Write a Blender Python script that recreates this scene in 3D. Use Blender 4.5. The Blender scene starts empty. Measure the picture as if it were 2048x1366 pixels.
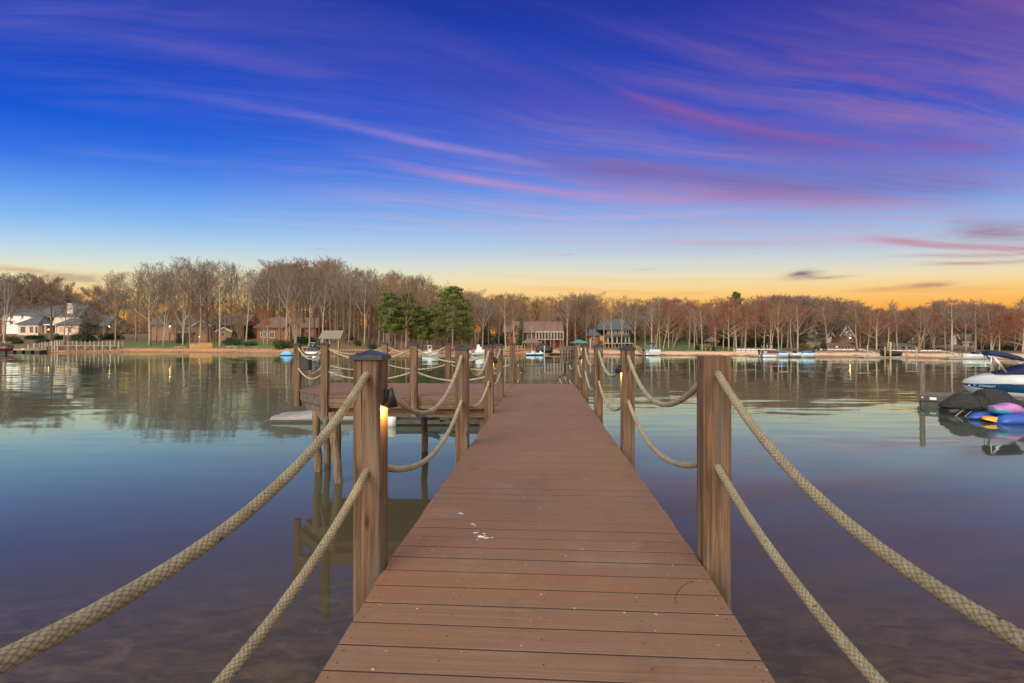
import bpy, bmesh, math, random
from mathutils import Vector, Matrix
C = bpy.context.scene.collection
sc = bpy.context.scene
R = math.radians
PI = math.pi
rnd = random.Random(7)

# ---------------------------------------------------------------- frame of the place
EYE = 2.97                      # eye height above the water
DECK = 1.80                     # top of the level decking
TH = math.atan(.0633)           # heading of the walkway
SN, CS = math.sin(TH), math.cos(TH)
def D(s, t, z):                 # walkway frame (s along, t across) -> world
    return (s*SN + t*CS, s*CS - t*SN, z)
def at(px, py, Y):              # a point seen at (px, py) standing Y metres away -> world
    return Vector(((px-1024)*Y/1000, Y, EYE + (684-py)*Y/1000))
def lerp(a, b, t): return a + (b-a)*t
def interp(tab, x):
    if x <= tab[0][0]: return tab[0][1]
    for (a, b), (c, d) in zip(tab, tab[1:]):
        if x <= c: return lerp(b, d, (x-a)/(c-a))
    return tab[-1][1]
SHORE = [(-400,90),(-220,118),(-131,128),(-98,135),(-66,126),(-37,114),(-19,109),(0,110),(17.5,111),(27.8,101),
         (45.6,96),(54.4,91),(65,89),(74,85),(82,78),(130,60),(260,40)]
LEFTP = [(-8,-1.2),(0,0),(3,.7),(8,1.6),(15,2.4),(25,3.5),(40,5.0),(80,6.5),(200,9),(500,14)]
RIGHTP = [(-8,-1.2),(0,0),(4,.35),(10,.85),(16,1.0),(28,1.25),(40,1.45),(52,1.9),(100,3.6),(200,6.5),(500,12)]
def shore(x): return interp(SHORE, x)
def gz(x, y):
    v = y - shore(x)
    w = min(1, max(0, (-22-x)/40))
    lawn = max(0, min(1, (x-29)/5))*max(0, min(1, (54-x)/6))*max(0, min(1, (v-13)/38))*1.5
    return lerp(interp(RIGHTP, v), interp(LEFTP, v), w) + lawn

def solveY(px,v,Y=120.):           # distance of a point v metres behind the waterline in direction px
    for _ in range(30): Y=.6*Y+.4*(shore((px-1024)*Y/1000)+v)
    return Y

# ---------------------------------------------------------------- mesh builder
class MB:
    def __init__(s): s.v=[]; s.f=[]; s.m=[]; s.uv=None; s.sm=[]
    def add(s, vs, fs, m=0, smooth=False):
        o=len(s.v); s.v += [tuple(p) for p in vs]
        for f in fs: s.f.append(tuple(i+o for i in f)); s.m.append(m); s.sm.append(smooth)
    def box(s, x0,x1,y0,y1,z0,z1,m=0):
        s.add([(x0,y0,z0),(x1,y0,z0),(x1,y1,z0),(x0,y1,z0),(x0,y0,z1),(x1,y0,z1),(x1,y1,z1),(x0,y1,z1)],
              [(3,2,1,0),(4,5,6,7),(0,1,5,4),(1,2,6,5),(2,3,7,6),(3,0,4,7)],m)
    def obox(s, c, ax, hx, ay, hy, az, hz, m=0):     # oriented box
        c,ax,ay,az=Vector(c),Vector(ax),Vector(ay),Vector(az)
        vs=[c+ax*hx*i+ay*hy*j+az*hz*k for k in(-1,1) for i,j in((-1,-1),(1,-1),(1,1),(-1,1))]
        s.add(vs,[(3,2,1,0),(4,5,6,7),(0,1,5,4),(1,2,6,5),(2,3,7,6),(3,0,4,7)],m)
    def beam(s, a, b, w, h=None, m=0):               # bar from a to b
        a,b=Vector(a),Vector(b); d=(b-a); L=d.length; d.normalize()
        up=Vector((0,0,1)) if abs(d.z)<.95 else Vector((0,1,0))
        sx=d.cross(up).normalized(); uz=sx.cross(d)
        s.obox((a+b)/2,d,L/2,sx,w/2,uz,(h or w)/2,m)
    def tube(s, pts, rad, n=8, m=0, cap=True, smooth=True):
        pts=[Vector(p) for p in pts]
        if not isinstance(rad,(list,tuple)): rad=[rad]*len(pts)
        vs=[]; fs=[]
        d0=(pts[1]-pts[0]).normalized()
        ref=Vector((0,0,1)) if abs(d0.z)<.9 else Vector((1,0,0))
        for i,p in enumerate(pts):
            d=(pts[min(i+1,len(pts)-1)]-pts[max(i-1,0)]).normalized()
            x=d.cross(ref)
            if x.length<1e-4: x=d.cross(Vector((0,1,0)))
            x.normalize(); y=d.cross(x)
            for k in range(n):
                a=2*PI*k/n; vs.append(p+(x*math.cos(a)+y*math.sin(a))*rad[i])
        for i in range(len(pts)-1):
            for k in range(n):
                k2=(k+1)%n; fs.append((i*n+k,(i+1)*n+k,(i+1)*n+k2,i*n+k2))
        if cap: fs += [tuple(range(n)), tuple((len(pts)-1)*n+k for k in reversed(range(n)))]
        s.add(vs,fs,m,smooth)
    def prism(s, poly, axis, a, b, m=0):             # polygon extruded along 'x','y' or 'z'
        n=len(poly)
        def mk(p,q): return {'x':(q,p[0],p[1]),'y':(p[0],q,p[1]),'z':(p[0],p[1],q)}[axis]
        s.add([mk(p,a) for p in poly]+[mk(p,b) for p in poly],
              [tuple(range(n)),tuple(range(2*n-1,n-1,-1))]+[(i,i+n,(i+1)%n+n,(i+1)%n) for i in range(n)],m)
    def lathe(s, prof, c=(0,0,0), n=16, m=0, smooth=True):
        vs=[];fs=[];c=Vector(c)
        for r,z in prof:
            for k in range(n): a=2*PI*k/n; vs.append(c+Vector((r*math.cos(a),r*math.sin(a),z)))
        for i in range(len(prof)-1):
            for k in range(n): k2=(k+1)%n; fs.append((i*n+k,i*n+k2,(i+1)*n+k2,(i+1)*n+k))
        fs += [tuple(reversed(range(n))), tuple((len(prof)-1)*n+k for k in range(n))]
        s.add(vs,fs,m,smooth)
    def loft(s, secs, m=None, closed=True, cap=True, smooth=True):   # list of rings; m: material per strip
        n=len(secs[0]); o=len(s.v); s.v += [tuple(p) for r in secs for p in r]
        for i in range(len(secs)-1):
            for k in range(n if closed else n-1):
                k2=(k+1)%n
                s.f.append((o+i*n+k,o+i*n+k2,o+(i+1)*n+k2,o+(i+1)*n+k)); s.m.append(m[k] if m else 0); s.sm.append(smooth)
        if cap:
            s.f.append(tuple(o+k for k in reversed(range(n)))); s.m.append(0); s.sm.append(False)
            s.f.append(tuple(o+(len(secs)-1)*n+k for k in range(n))); s.m.append(0); s.sm.append(False)
    def mesh(s, name, off=(0,0,0)):
        me=bpy.data.meshes.new(name)
        me.from_pydata([(x-off[0],y-off[1],z-off[2]) for x,y,z in s.v],[],s.f)
        me.polygons.foreach_set('material_index',s.m); me.polygons.foreach_set('use_smooth',s.sm)
        if s.uv:
            l=me.uv_layers.new(name='UVMap'); l.data.foreach_set('uv',[c for p in me.loops for c in s.uv[p.vertex_index]])
        me.update(); return me

def tag(o,label=None,cat=None,group=None,kind=None):
    if label: o['label']=label
    if cat: o['category']=cat
    if group: o['group']=group
    if kind: o['kind']=kind
    return o
def thing(name,label,cat,loc=(0,0,0),group=None,rot=0):
    o=bpy.data.objects.new(name,None); C.objects.link(o); o.location=loc; o.rotation_euler=(0,0,rot); o.empty_display_size=.2
    return tag(o,label,cat,group)
def root_of(o):
    while o.parent: o=o.parent
    return o
def part(name,mb,mats,parent=None,local=False,label=None,kind=None):
    off=(0,0,0) if (local or parent is None) else tuple(root_of(parent).location)
    me=mb.mesh(name,off) if isinstance(mb,MB) else mb
    o=bpy.data.objects.new(name,me); C.objects.link(o)
    for m in (mats if isinstance(mats,(list,tuple)) else [mats]):
        if len(me.materials)<len(mats if isinstance(mats,(list,tuple)) else [mats]): me.materials.append(m)
    if parent: o.parent=parent
    return tag(o,label,kind=kind)
def single(name,mb,mats,label,cat,group=None,kind=None):
    return tag(part(name,mb,mats),label,cat,group,kind)
def copy_tree(o,parent=None):
    c=o.copy(); C.objects.link(c); c.parent=parent
    for ch in [x for x in o.children]: copy_tree(ch,c)
    return c

# ---------------------------------------------------------------- materials
def lin(c): return tuple((x/12.92 if x<=.04045 else ((x+.055)/1.055)**2.4) for x in c)
def s8(r,g,b): return lin((r/255,g/255,b/255))
class NT:                                            # small node-tree helper
    def __init__(s,t): s.t=t; s.n=t.nodes; s.l=t.links
    def node(s,ty,**k):
        n=s.n.new(ty)
        for a,b in k.items(): setattr(n,a,b)
        return n
    def put(s,sock,v):
        if hasattr(v,'is_output'): s.l.new(v,sock)
        elif hasattr(v,'__len__') and sock.type=='RGBA' and len(v)==3: sock.default_value=(*v,1)
        else: sock.default_value=v
    def math(s,op,a,b=0.,c=None,clamp=False):
        n=s.node('ShaderNodeMath',operation=op,use_clamp=clamp); s.put(n.inputs[0],a); s.put(n.inputs[1],b)
        if c is not None: s.put(n.inputs[2],c)
        return n.outputs[0]
    def mix(s,f,a,b,bt='MIX'):
        n=s.node('ShaderNodeMix',data_type='RGBA',blend_type=bt); s.put(n.inputs[0],f); s.put(n.inputs[6],a); s.put(n.inputs[7],b)
        return n.outputs[2]
    def ramp(s,f,stops,interp='LINEAR'):
        n=s.node('ShaderNodeValToRGB'); e=n.color_ramp; e.interpolation=interp; s.put(n.inputs[0],f)
        while len(e.elements)<len(stops): e.elements.new(.5)
        for el,(p,c) in zip(e.elements,stops):
            el.position=p; el.color=(c,c,c,1) if not hasattr(c,'__len__') else (*c,1)
        return n.outputs[0]
    def noise(s,vec,scale,detail=4,rough=.55,dist=0.):
        n=s.node('ShaderNodeTexNoise'); n.inputs['Scale'].default_value=scale; n.inputs['Detail'].default_value=detail
        n.inputs['Roughness'].default_value=rough; n.inputs['Distortion'].default_value=dist
        if vec is not None: s.l.new(vec,n.inputs['Vector'])
        return n.outputs[0]
    def mapping(s,vec,scale=(1,1,1),rot=(0,0,0),loc=(0,0,0)):
        n=s.node('ShaderNodeMapping'); s.l.new(vec,n.inputs[0]); s.put(n.inputs['Scale'],scale); s.put(n.inputs['Rotation'],rot); s.put(n.inputs['Location'],loc)
        return n.outputs[0]
    def sep(s,v): n=s.node('ShaderNodeSeparateXYZ'); s.l.new(v,n.inputs[0]); return n.outputs
    def comb(s,x,y,z):
        n=s.node('ShaderNodeCombineXYZ'); s.put(n.inputs[0],x); s.put(n.inputs[1],y); s.put(n.inputs[2],z); return n.outputs[0]
    def objrnd(s): return s.node('ShaderNodeObjectInfo').outputs['Random']
    def coord(s,k='Object'): return s.node('ShaderNodeTexCoord').outputs[k]
    def bump(s,h,strength=.3,dist=.01):
        n=s.node('ShaderNodeBump'); n.inputs['Strength'].default_value=strength; n.inputs['Distance'].default_value=dist; s.l.new(h,n.inputs['Height']); return n.outputs[0]
def newmat(name):
    m=bpy.data.materials.new(name); m.use_nodes=True; t=NT(m.node_tree); b=t.n['Principled BSDF']; return m,t,b
def nm(name,c1,c2=None,scale=8,stretch=(1,1,1),rough=.7,bump=.2,bd=.01,metal=0,spec=.5,emit=None,es=0,rv=0):
    """two-tone noisy surface"""
    m,t,b=newmat(name); c2=c2 or tuple(x*.7 for x in c1)
    v=t.mapping(t.coord(),stretch); n=t.noise(v,scale,5,.6)
    f=t.ramp(n,[(.3,0.),(.7,1.)])
    col=t.mix(f,c1,c2)
    if rv:
        k=t.math('MULTIPLY_ADD',t.objrnd(),rv*2,1-rv); col=t.mix(1.,col,t.comb(k,k,k),'MULTIPLY')
    t.put(b.inputs['Base Color'],col)
    b.inputs['Roughness'].default_value=rough; b.inputs['Metallic'].default_value=metal; b.inputs['Specular IOR Level'].default_value=spec
    if bump: t.l.new(t.bump(t.noise(v,scale*3,4),bump,bd),b.inputs['Normal'])
    if emit: t.put(b.inputs['Emission Color'],emit); b.inputs['Emission Strength'].default_value=es
    return m
M={}
def wood(name,cols,rv=.15,sc_=1.,lie=False):
    m,t,b=newmat(name)
    o=t.coord(); r=t.objrnd()
    v=t.node('ShaderNodeVectorMath',operation='ADD'); t.l.new(o,v.inputs[0]); t.l.new(t.comb(t.math('MULTIPLY',r,37.),t.math('MULTIPLY',r,11.),t.math('MULTIPLY',r,23.)),v.inputs[1]); v=v.outputs[0]
    if lie: q_=t.sep(v); v=t.comb(q_[1],q_[2],q_[0])
    g=t.noise(t.mapping(v,(55*sc_,55*sc_,1.6)),1.,6,.65,.6)
    big=t.noise(t.mapping(v,(9*sc_,9*sc_,.7)),1.,3,.5,1.2)
    f=t.math('ADD',t.math('MULTIPLY',g,.62),t.math('MULTIPLY',big,.38))
    col=t.ramp(f,[(.36,cols[0]),(.46,cols[1]),(.54,cols[2]),(.66,cols[3])])
    crack=t.noise(t.mapping(v,(26*sc_,26*sc_,.35)),1.,2,.4,.3)
    ck=t.ramp(crack,[(.0,0.),(.28,0.),(.315,1.),(1.,1.)])
    col=t.mix(ck,tuple(x*.35 for x in cols[0]),col)
    wt=t.noise(t.mapping(v,(7*sc_,7*sc_,.9)),1.,4,.6,.5); gm_=sum(cols[2])/3
    col=t.mix(t.ramp(wt,[(.5,0.),(.68,.6)]),col,(gm_*1.15,gm_*1.05,gm_*.95))             # silvered patches
    kn=t.node('ShaderNodeTexVoronoi'); kn.inputs['Scale'].default_value=1.; t.l.new(t.mapping(v,(9*sc_,9*sc_,3.2)),kn.inputs['Vector'])
    col=t.mix(t.ramp(kn.outputs['Distance'],[(.05,.75),(.16,0.)]),col,tuple(x*.5 for x in cols[0]))   # knots
    k=t.math('MULTIPLY_ADD',r,rv*2,1-rv); col=t.mix(1.,col,t.comb(k,k,k),'MULTIPLY')
    t.put(b.inputs['Base Color'],col); b.inputs['Roughness'].default_value=.8; b.inputs['Specular IOR Level'].default_value=.25
    h=t.math('ADD',t.math('MULTIPLY',g,.5),ck)
    t.l.new(t.bump(h,.55,.004),b.inputs['Normal']); return m
M['post']=wood('post wood',[(.042,.024,.014),(.098,.057,.033),(.16,.098,.06),(.235,.16,.108)],.14)
M['beam']=wood('dock beam wood',[(.042,.024,.014),(.098,.057,.033),(.16,.098,.06),(.235,.16,.108)],.1,1.,True)
M['greybeam']=wood('grey dock beam',[(.04,.033,.027),(.085,.07,.058),(.15,.125,.1),(.22,.18,.145)],.1,1.,True)
M['greywood']=wood('grey wood',[(.05,.04,.032),(.1,.082,.066),(.17,.14,.11),(.24,.2,.16)])
M['pile']=wood('pile wood',[(.045,.031,.02),(.105,.072,.042),(.18,.118,.064),(.24,.165,.095)])
M['palewood']=wood('pale dock wood',[(.2,.17,.14),(.3,.26,.22),(.4,.36,.31),(.5,.46,.4)])
M['tanwood']=wood('tan wood',[(.2,.12,.05),(.3,.19,.09),(.4,.26,.13),(.5,.34,.18)])
M['cap']=nm('dark post cap',(.045,.052,.065),(.02,.022,.028),30,rough=.42,bump=.15,bd=.002,metal=.5)
M['white']=nm('white paint',(.78,.77,.74),(.66,.65,.62),6,rough=.45,bump=.05)
M['gelwhite']=nm('white gelcoat',(.5,.54,.57),(.44,.48,.51),3,rough=.2,bump=0)
M['navy']=nm('navy gelcoat',(.008,.055,.14),(.006,.04,.11),4,rough=.25,bump=0)
M['navycloth']=nm('navy canvas',(.004,.016,.075),(.002,.009,.042),14,rough=.8,bump=.5,bd=.03)
M['black']=nm('black plastic',(.012,.012,.013),(.02,.02,.022),10,rough=.5,bump=.1)
M['rubber']=nm('dark float',(.03,.03,.03),(.045,.04,.035),5,rough=.8)
M['teal']=nm('teal canvas',(.01,.3,.42),(.01,.24,.34),8,rough=.8)
M['bluecloth']=nm('blue canvas',(.02,.13,.32),(.015,.09,.23),6,rough=.8,bump=.5,bd=.05)
M['skyblue']=nm('pale blue tarp',(.2,.42,.6),(.13,.33,.52),5,rough=.6,bump=.5,bd=.05)
M['maroon']=nm('maroon gelcoat',(.14,.015,.02),(.09,.01,.015),5,rough=.3,bump=0)
M['redcloth']=nm('dark cloth',(.03,.02,.022),(.05,.03,.03),5,rough=.8)
M['green']=nm('green canvas',(.07,.22,.14),(.05,.17,.1),5,rough=.8)
M['chrome']=nm('bright tube',(.7,.7,.7),(.6,.6,.6),5,rough=.25,bump=0,metal=.6)
M['floatgrey']=nm('pale grey float',(.25,.24,.225),(.18,.175,.165),6,rough=.6,bump=.3)
M['dockdark']=nm('dark dock frame',(.05,.045,.04),(.09,.08,.07),6,rough=.8)
M['yellow']=nm('yellow plastic',(.75,.36,.03),(.6,.27,.02),5,rough=.4,bump=0)
M['toyblue']=nm('blue plastic',(.012,.085,.4),(.01,.06,.3),5,rough=.35,bump=0)
M['lampglow']=nm('lamp glow',(1,.7,.3),None,5,bump=0,emit=(1.,.5,.12),es=40)
M['lampfar']=nm('far lamp glow',(1,.7,.3),None,5,bump=0,emit=(1.,.6,.22),es=30)
M['litpane']=nm('lit pane',(.2,.1,.05),None,5,bump=0,rough=.2,emit=(1.,.45,.1),es=.5)
M['pane']=nm('window pane',(.02,.022,.025),(.035,.033,.03),2,rough=.08,bump=0)
M['dropping']=nm('bird lime',(.8,.8,.78),(.6,.6,.58),60,rough=.9,bump=.2,bd=.001)
M['twig']=nm('dry twig',(.1,.05,.03),None,30)
# siding, brick, roofs
M['cream']=nm('cream stucco',(.62,.5,.38),(.54,.43,.32),3)
M['brickwhite']=nm('white brick',(.62,.55,.5),(.5,.43,.38),5)
M['tanbrick']=nm('tan brick',(.36,.21,.12),(.28,.155,.085),4)
M['brick']=nm('red brown brick',(.28,.115,.065),(.21,.085,.05),4)
M['orangebrick']=nm('orange brick',(.4,.2,.11),(.31,.14,.075),4)
M['sage']=nm('sage siding',(.36,.37,.32),(.3,.31,.27),2,(.3,.3,8))
M['whitesiding']=nm('white siding',(.8,.78,.75),(.72,.7,.67),2,(.3,.3,8))
M['slate']=nm('slate roof',(.085,.1,.115),(.06,.068,.078),2.5,(1,1,4))
M['brownroof']=nm('brown roof',(.19,.115,.08),(.14,.085,.06),2.5,(1,1,4))
M['greyroof']=nm('grey brown roof',(.15,.13,.11),(.105,.092,.078),2.5,(1,1,4))
M['shakeroof']=nm('weathered shingle roof',(.21,.18,.145),(.15,.125,.1),3,(1,1,4))
M['stone']=nm('grey stone',(.2,.16,.14),(.13,.11,.1),2)
# ---------------------------------------------------------------- sky and light
w=bpy.data.worlds.new('World'); sc.world=w; w.use_nodes=True
t=NT(w.node_tree); bg=t.n['Background']
d=t.coord('Generated'); dx,dy,dz=t.sep(d)[:3]
hor=t.math('SQRT',t.math('ADD',t.math('MULTIPLY',dx,dx),t.math('MULTIPLY',dy,dy)))
el=t.math('DIVIDE',dz,t.math('MAXIMUM',hor,.02))                  # tangent of the elevation
elc=t.math('MAXIMUM',el,0.)
az=t.math('ARCTAN2',dx,dy)                                         # 0 ahead, + to the right
sp=t.math('MULTIPLY',elc,t.math('MULTIPLY_ADD',t.math('MINIMUM',t.math('MULTIPLY',az,az),1.2),.42,1.))   # the glow is lower and flatter off to the sides
def K(e,*c): return (e,s8(*c))
left=t.ramp(sp,[K(0,248,140,50),K(.05,252,178,72),K(.08,251,206,122),K(.105,246,222,164),K(.13,232,228,196),K(.155,208,222,220),K(.19,172,208,236),K(.23,134,184,240),K(.28,100,156,238),K(.34,56,118,228),K(.42,26,90,212),K(.52,30,76,194),K(.62,34,68,180),K(.72,30,56,158),K(.95,60,66,140)])
right=t.ramp(sp,[K(0,248,112,42),K(.045,253,152,56),K(.075,253,182,88),K(.1,252,206,130),K(.125,240,220,176),K(.155,210,216,212),K(.19,178,200,226),K(.235,146,178,230),K(.29,112,150,226),K(.36,76,112,212),K(.45,52,84,194),K(.55,38,64,174),K(.65,24,48,156),K(.8,20,36,124),K(.95,60,62,132)])
fr=t.math('MULTIPLY_ADD',az,.62,.42,clamp=True)
base=t.mix(fr,left,right)
# high streaked cloud sheet
k=t.math('ADD',t.math('MAXIMUM',dz,0.),.03)
sx=t.math('DIVIDE',dx,k); sy=t.math('DIVIDE',dy,k)
pl=t.comb(sx,sy,0.)
A=R(79)
warp=t.noise(t.mapping(pl,(.35,.35,1)),1.,3,.5)
al=t.math('ADD',t.math('MULTIPLY',sx,math.sin(A)),t.math('MULTIPLY',sy,math.cos(A)))
ac=t.math('SUBTRACT',t.math('MULTIPLY',sx,math.cos(A)),t.math('MULTIPLY',sy,math.sin(A)))
ac=t.math('ADD',ac,t.math('MULTIPLY',warp,.9))
ac=t.math('ADD',ac,t.math('MULTIPLY',t.math('SINE',t.math('MULTIPLY',al,.55)),.18))
st=t.comb(t.math('MULTIPLY',al,.2),t.math('MULTIPLY',ac,1.15),3.3)
n1=t.noise(st,1.1,7,.6,.35)
st2=t.comb(t.math('MULTIPLY',al,.42),t.math('MULTIPLY',ac,3.4),7.7)
n2=t.noise(st2,1.5,6,.62,.25)
st3=t.comb(t.math('MULTIPLY',al,.9),t.math('MULTIPLY',ac,11.),2.1)
n4=t.noise(st3,1.6,5,.65,.15)
soft=t.ramp(n1,[(.30,0.),(.45,.55),(.58,1.)])
fine=t.ramp(n2,[(.36,0.),(.66,1.)])
fib=t.math('MULTIPLY_ADD',t.ramp(n4,[(.3,0.),(.7,1.)]),.55,.62)
band=t.ramp(elc,[(.12,0.),(.2,.4),(.28,.95),(.46,.85),(.56,.5),(.66,.22),(.9,.12)])
side=t.math('MULTIPLY_ADD',az,1.15,.66,clamp=True)
side=t.math('MAXIMUM',side,t.ramp(elc,[(.34,0.),(.44,.45),(.55,.8)]))
cl=t.math('MULTIPLY',t.math('MULTIPLY',t.math('MULTIPLY',soft,t.math('MULTIPLY_ADD',fine,.95,.12)),fib),t.math('MULTIPLY',band,side))
ccol=t.mix(fr,t.ramp(elc,[K(.1,255,205,150),K(.2,236,200,206),K(.36,150,150,214),K(.5,124,112,190),K(.7,100,92,184)]),
              t.ramp(elc,[K(.1,236,150,100),K(.18,206,146,160),K(.27,180,130,176),K(.36,150,104,164),K(.45,134,92,158),K(.55,108,80,160),K(.7,70,64,156)]))
col=t.mix(t.math('MULTIPLY',cl,1.05,clamp=True),base,ccol)
# long thin bright wisps
def streak(a0,e0,a1,e1,wid,c,amt,bow=0.):
    """a soft glowing wisp between two directions (azimuth deg, elevation tangent)"""
    a0,a1=R(a0),R(a1); g=a1-a0
    u=t.math('DIVIDE',t.math('SUBTRACT',az,a0),g)
    ctr=t.math('MULTIPLY_ADD',u,e1-e0,e0)
    ctr=t.math('ADD',ctr,t.math('MULTIPLY',t.math('MULTIPLY',u,t.math('SUBTRACT',1.,u)),bow*4))
    dd=t.math('DIVIDE',t.math('SUBTRACT',elc,t.math('ADD',ctr,t.math('MULTIPLY',t.math('SUBTRACT',warp,.5),.03))),wid)
    gs=t.math('EXPONENT',t.math('MULTIPLY',t.math('MULTIPLY',dd,dd),-1.))
    ends=t.ramp(u,[(0.,0.),(.35,1.),(.75,.8),(1.,0.)],'EASE')
    tex=t.math('MULTIPLY',t.math('MULTIPLY_ADD',n2,1.5,-.05,clamp=True),fib)
    return t.math('MULTIPLY',t.math('MULTIPLY',gs,ends),t.math('MULTIPLY',tex,amt)),s8(*c)
def pxe(x,y): a_=math.atan((x-1024)/1000); return math.degrees(a_),(684-y)/1000*math.cos(a_)
for x0,y0,x1,y1,wd,c,amt,bow in [(1100,118,2130,300,.008,(188,104,154),.62,-.03),(1180,160,1700,290,.026,(128,84,160),.6,-.01),(1520,95,2200,225,.011,(150,88,154),.5,-.008),
    (200,155,1010,280,.009,(120,116,204),.6,.012),(500,205,1120,335,.008,(150,136,206),.6,.012),(200,60,700,160,.016,(96,92,188),.6,.01),(-60,22,330,12,.012,(92,96,196),.6,0),
    (640,288,1560,408,.010,(196,144,190),.85,-.006),(690,255,1150,345,.008,(170,140,204),.7,.008),(930,300,2100,345,.026,(124,96,160),.85,0),(1300,385,2150,365,.02,(130,104,164),.75,.004),(1050,345,1900,400,.014,(176,124,170),.55,-.006),
    (20,298,520,338,.010,(96,134,222),.6,.006),(200,416,1330,440,.0045,(170,186,236),.65,.0),(1000,437,1560,418,.005,(196,176,220),.6,0),(1240,482,1950,470,.010,(206,168,196),.6,0),
    (1690,470,2200,512,.0055,(196,96,116),.9,0),(1750,508,2200,515,.0035,(200,108,116),.75,0),(1800,528,2200,526,.003,(206,112,100),.8,0),(1860,440,2200,490,.016,(150,84,118),.5,0),
    (640,80,1500,230,.045,(78,74,178),.6,.01),(1300,250,2150,300,.035,(122,80,152),.6,0),(900,545,1700,560,.004,(250,196,130),.5,0),(150,545,520,560,.003,(236,160,100),.55,0),(980,575,1500,590,.004,(246,160,90),.6,0),(1650,585,2100,570,.0045,(226,140,90),.5,0)]:
    A0,E0=pxe(x0,y0); A1,E1=pxe(x1,y1); f,c=streak(A0,E0,A1,E1,wd,c,amt,bow); col=t.mix(f,col,c)
# small dusky puffs low over the trees
def puff(a,e,ra,re,c,amt):
    u=t.math('DIVIDE',t.math('SUBTRACT',az,R(a)),R(ra)); v=t.math('DIVIDE',t.math('SUBTRACT',elc,e),re)
    q=t.math('ADD',t.math('MULTIPLY',u,u),t.math('MULTIPLY',v,v))
    q=t.math('ADD',q,t.math('MULTIPLY',t.math('SUBTRACT',n3,.5),3.4))
    return t.math('MULTIPLY',t.math('EXPONENT',t.math('MULTIPLY',t.math('MAXIMUM',q,0.),-1.3)),amt),s8(*c)
n3=t.noise(t.comb(t.math('MULTIPLY',az,16.),t.math('MULTIPLY',el,60.),1.),1.,5,.65,.4)
for x,y,ra,re,c,amt in [(1605,552,1.5,.0075,(142,116,122),.95),(1650,557,2.2,.003,(170,134,124),.7),(1850,572,1.9,.0045,(168,124,112),.75),(1790,578,3,.003,(206,150,108),.6),(1130,511,1.1,.0025,(166,180,196),.7),(1290,541,1.6,.0025,(214,204,176),.7),(150,558,2.4,.008,(190,164,138),.8),(190,592,2.2,.010,(222,150,84),.7),(30,540,2.6,.004,(216,172,126),.7),(2010,460,3.5,.012,(150,84,112),.4),(640,500,1.2,.0025,(176,196,206),.6)]:
    A0,E0=pxe(x,y); f,c=puff(A0,E0,ra,re,c,amt); col=t.mix(f,col,c)
# behind the viewer and overhead: sky brightened as unseen fill light
back=t.math('MULTIPLY_ADD',dy,-1.7,.1,clamp=True)
bcol=t.ramp(elc,[(0.,(2.3,1.85,1.45)),(.4,(2.2,1.9,1.6)),(1.,(1.8,1.7,1.5))])
zen=t.math('MULTIPLY_ADD',dz,3.2,-2.1,clamp=True)
col=t.mix(back,col,bcol)
col=t.mix(zen,col,(1.4,1.36,1.25))
t.l.new(col,bg.inputs[0]); bg.inputs[1].default_value=1.
fill_sun=bpy.data.lights.new('fill_sun','SUN'); fill_sun.energy=2.4; fill_sun.angle=R(40); fill_sun.color=(1,.87,.74)  # soft warm fill added from behind the viewer, no sun is up
so=bpy.data.objects.new('fill_sun',fill_sun); C.objects.link(so); so.rotation_euler=(R(62),0,R(-34))
cam=bpy.data.cameras.new('camera'); co=bpy.data.objects.new('camera',cam); C.objects.link(co); sc.camera=co
co.location=(0,0,EYE); co.rotation_euler=(R(90),0,0); cam.sensor_width=36; cam.lens=36*1000/2048; cam.clip_end=3000; cam.clip_start=.05
cam.shift_y=-1/2048
sc.view_settings.view_transform='Standard'; sc.view_settings.look='None'; sc.view_settings.exposure=0; sc.view_settings.gamma=1
sc.cycles.use_denoising=True
sc.cycles.max_bounces=6; sc.cycles.transparent_max_bounces=4

# ---------------------------------------------------------------- water
m,t,b=newmat('lake water'); M['water']=m
t.n.remove(b)
o=t.coord(); X,Y,Z=t.sep(o)[:3]
def ncol(vec,scale,detail):
    n=t.node('ShaderNodeTexNoise'); n.inputs['Scale'].default_value=scale; n.inputs['Detail'].default_value=detail; n.inputs['Roughness'].default_value=.5; t.l.new(vec,n.inputs['Vector']); return t.sep(n.outputs['Color'])
r1=ncol(t.mapping(o,(.35,1.5,1)),1.,3); r2=ncol(t.mapping(o,(.05,.16,1)),1.,2)
calm=t.noise(t.mapping(o,(.012,.06,1)),1.,3,.5)
far=t.math('MULTIPLY_ADD',Y,.03,-.35,clamp=True)
mid=t.ramp(t.math('MULTIPLY',Y,.01),[(.1,0.),(.2,1.),(.38,1.),(.75,.15)])
amp=t.math('MULTIPLY',t.ramp(calm,[(.35,.25),(.65,1.)]),t.math('ADD',t.math('MULTIPLY_ADD',far,.030,.006),t.math('MULTIPLY',mid,.02)))
def slope(i,g1,g2): 
    return t.math('MULTIPLY',t.math('ADD',t.math('MULTIPLY',t.math('SUBTRACT',r1[i],.5),g1),t.math('MULTIPLY',t.math('SUBTRACT',r2[i],.5),g2)),amp)
nv=t.comb(slope(0,1.6,.3),slope(1,3.0,.8),1.)
nn=t.node('ShaderNodeVectorMath',operation='NORMALIZE'); t.l.new(nv,nn.inputs[0]); N=nn.outputs[0]
fz=t.node('ShaderNodeFresnel'); fz.inputs['IOR'].default_value=1.34; t.l.new(N,fz.inputs['Normal'])
gl=t.node('ShaderNodeBsdfGlossy'); gl.inputs['Roughness'].default_value=.035; gl.inputs['Color'].default_value=(.84,.96,.9,1); t.l.new(N,gl.inputs['Normal'])
df=t.node('ShaderNodeBsdfDiffuse')
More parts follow.
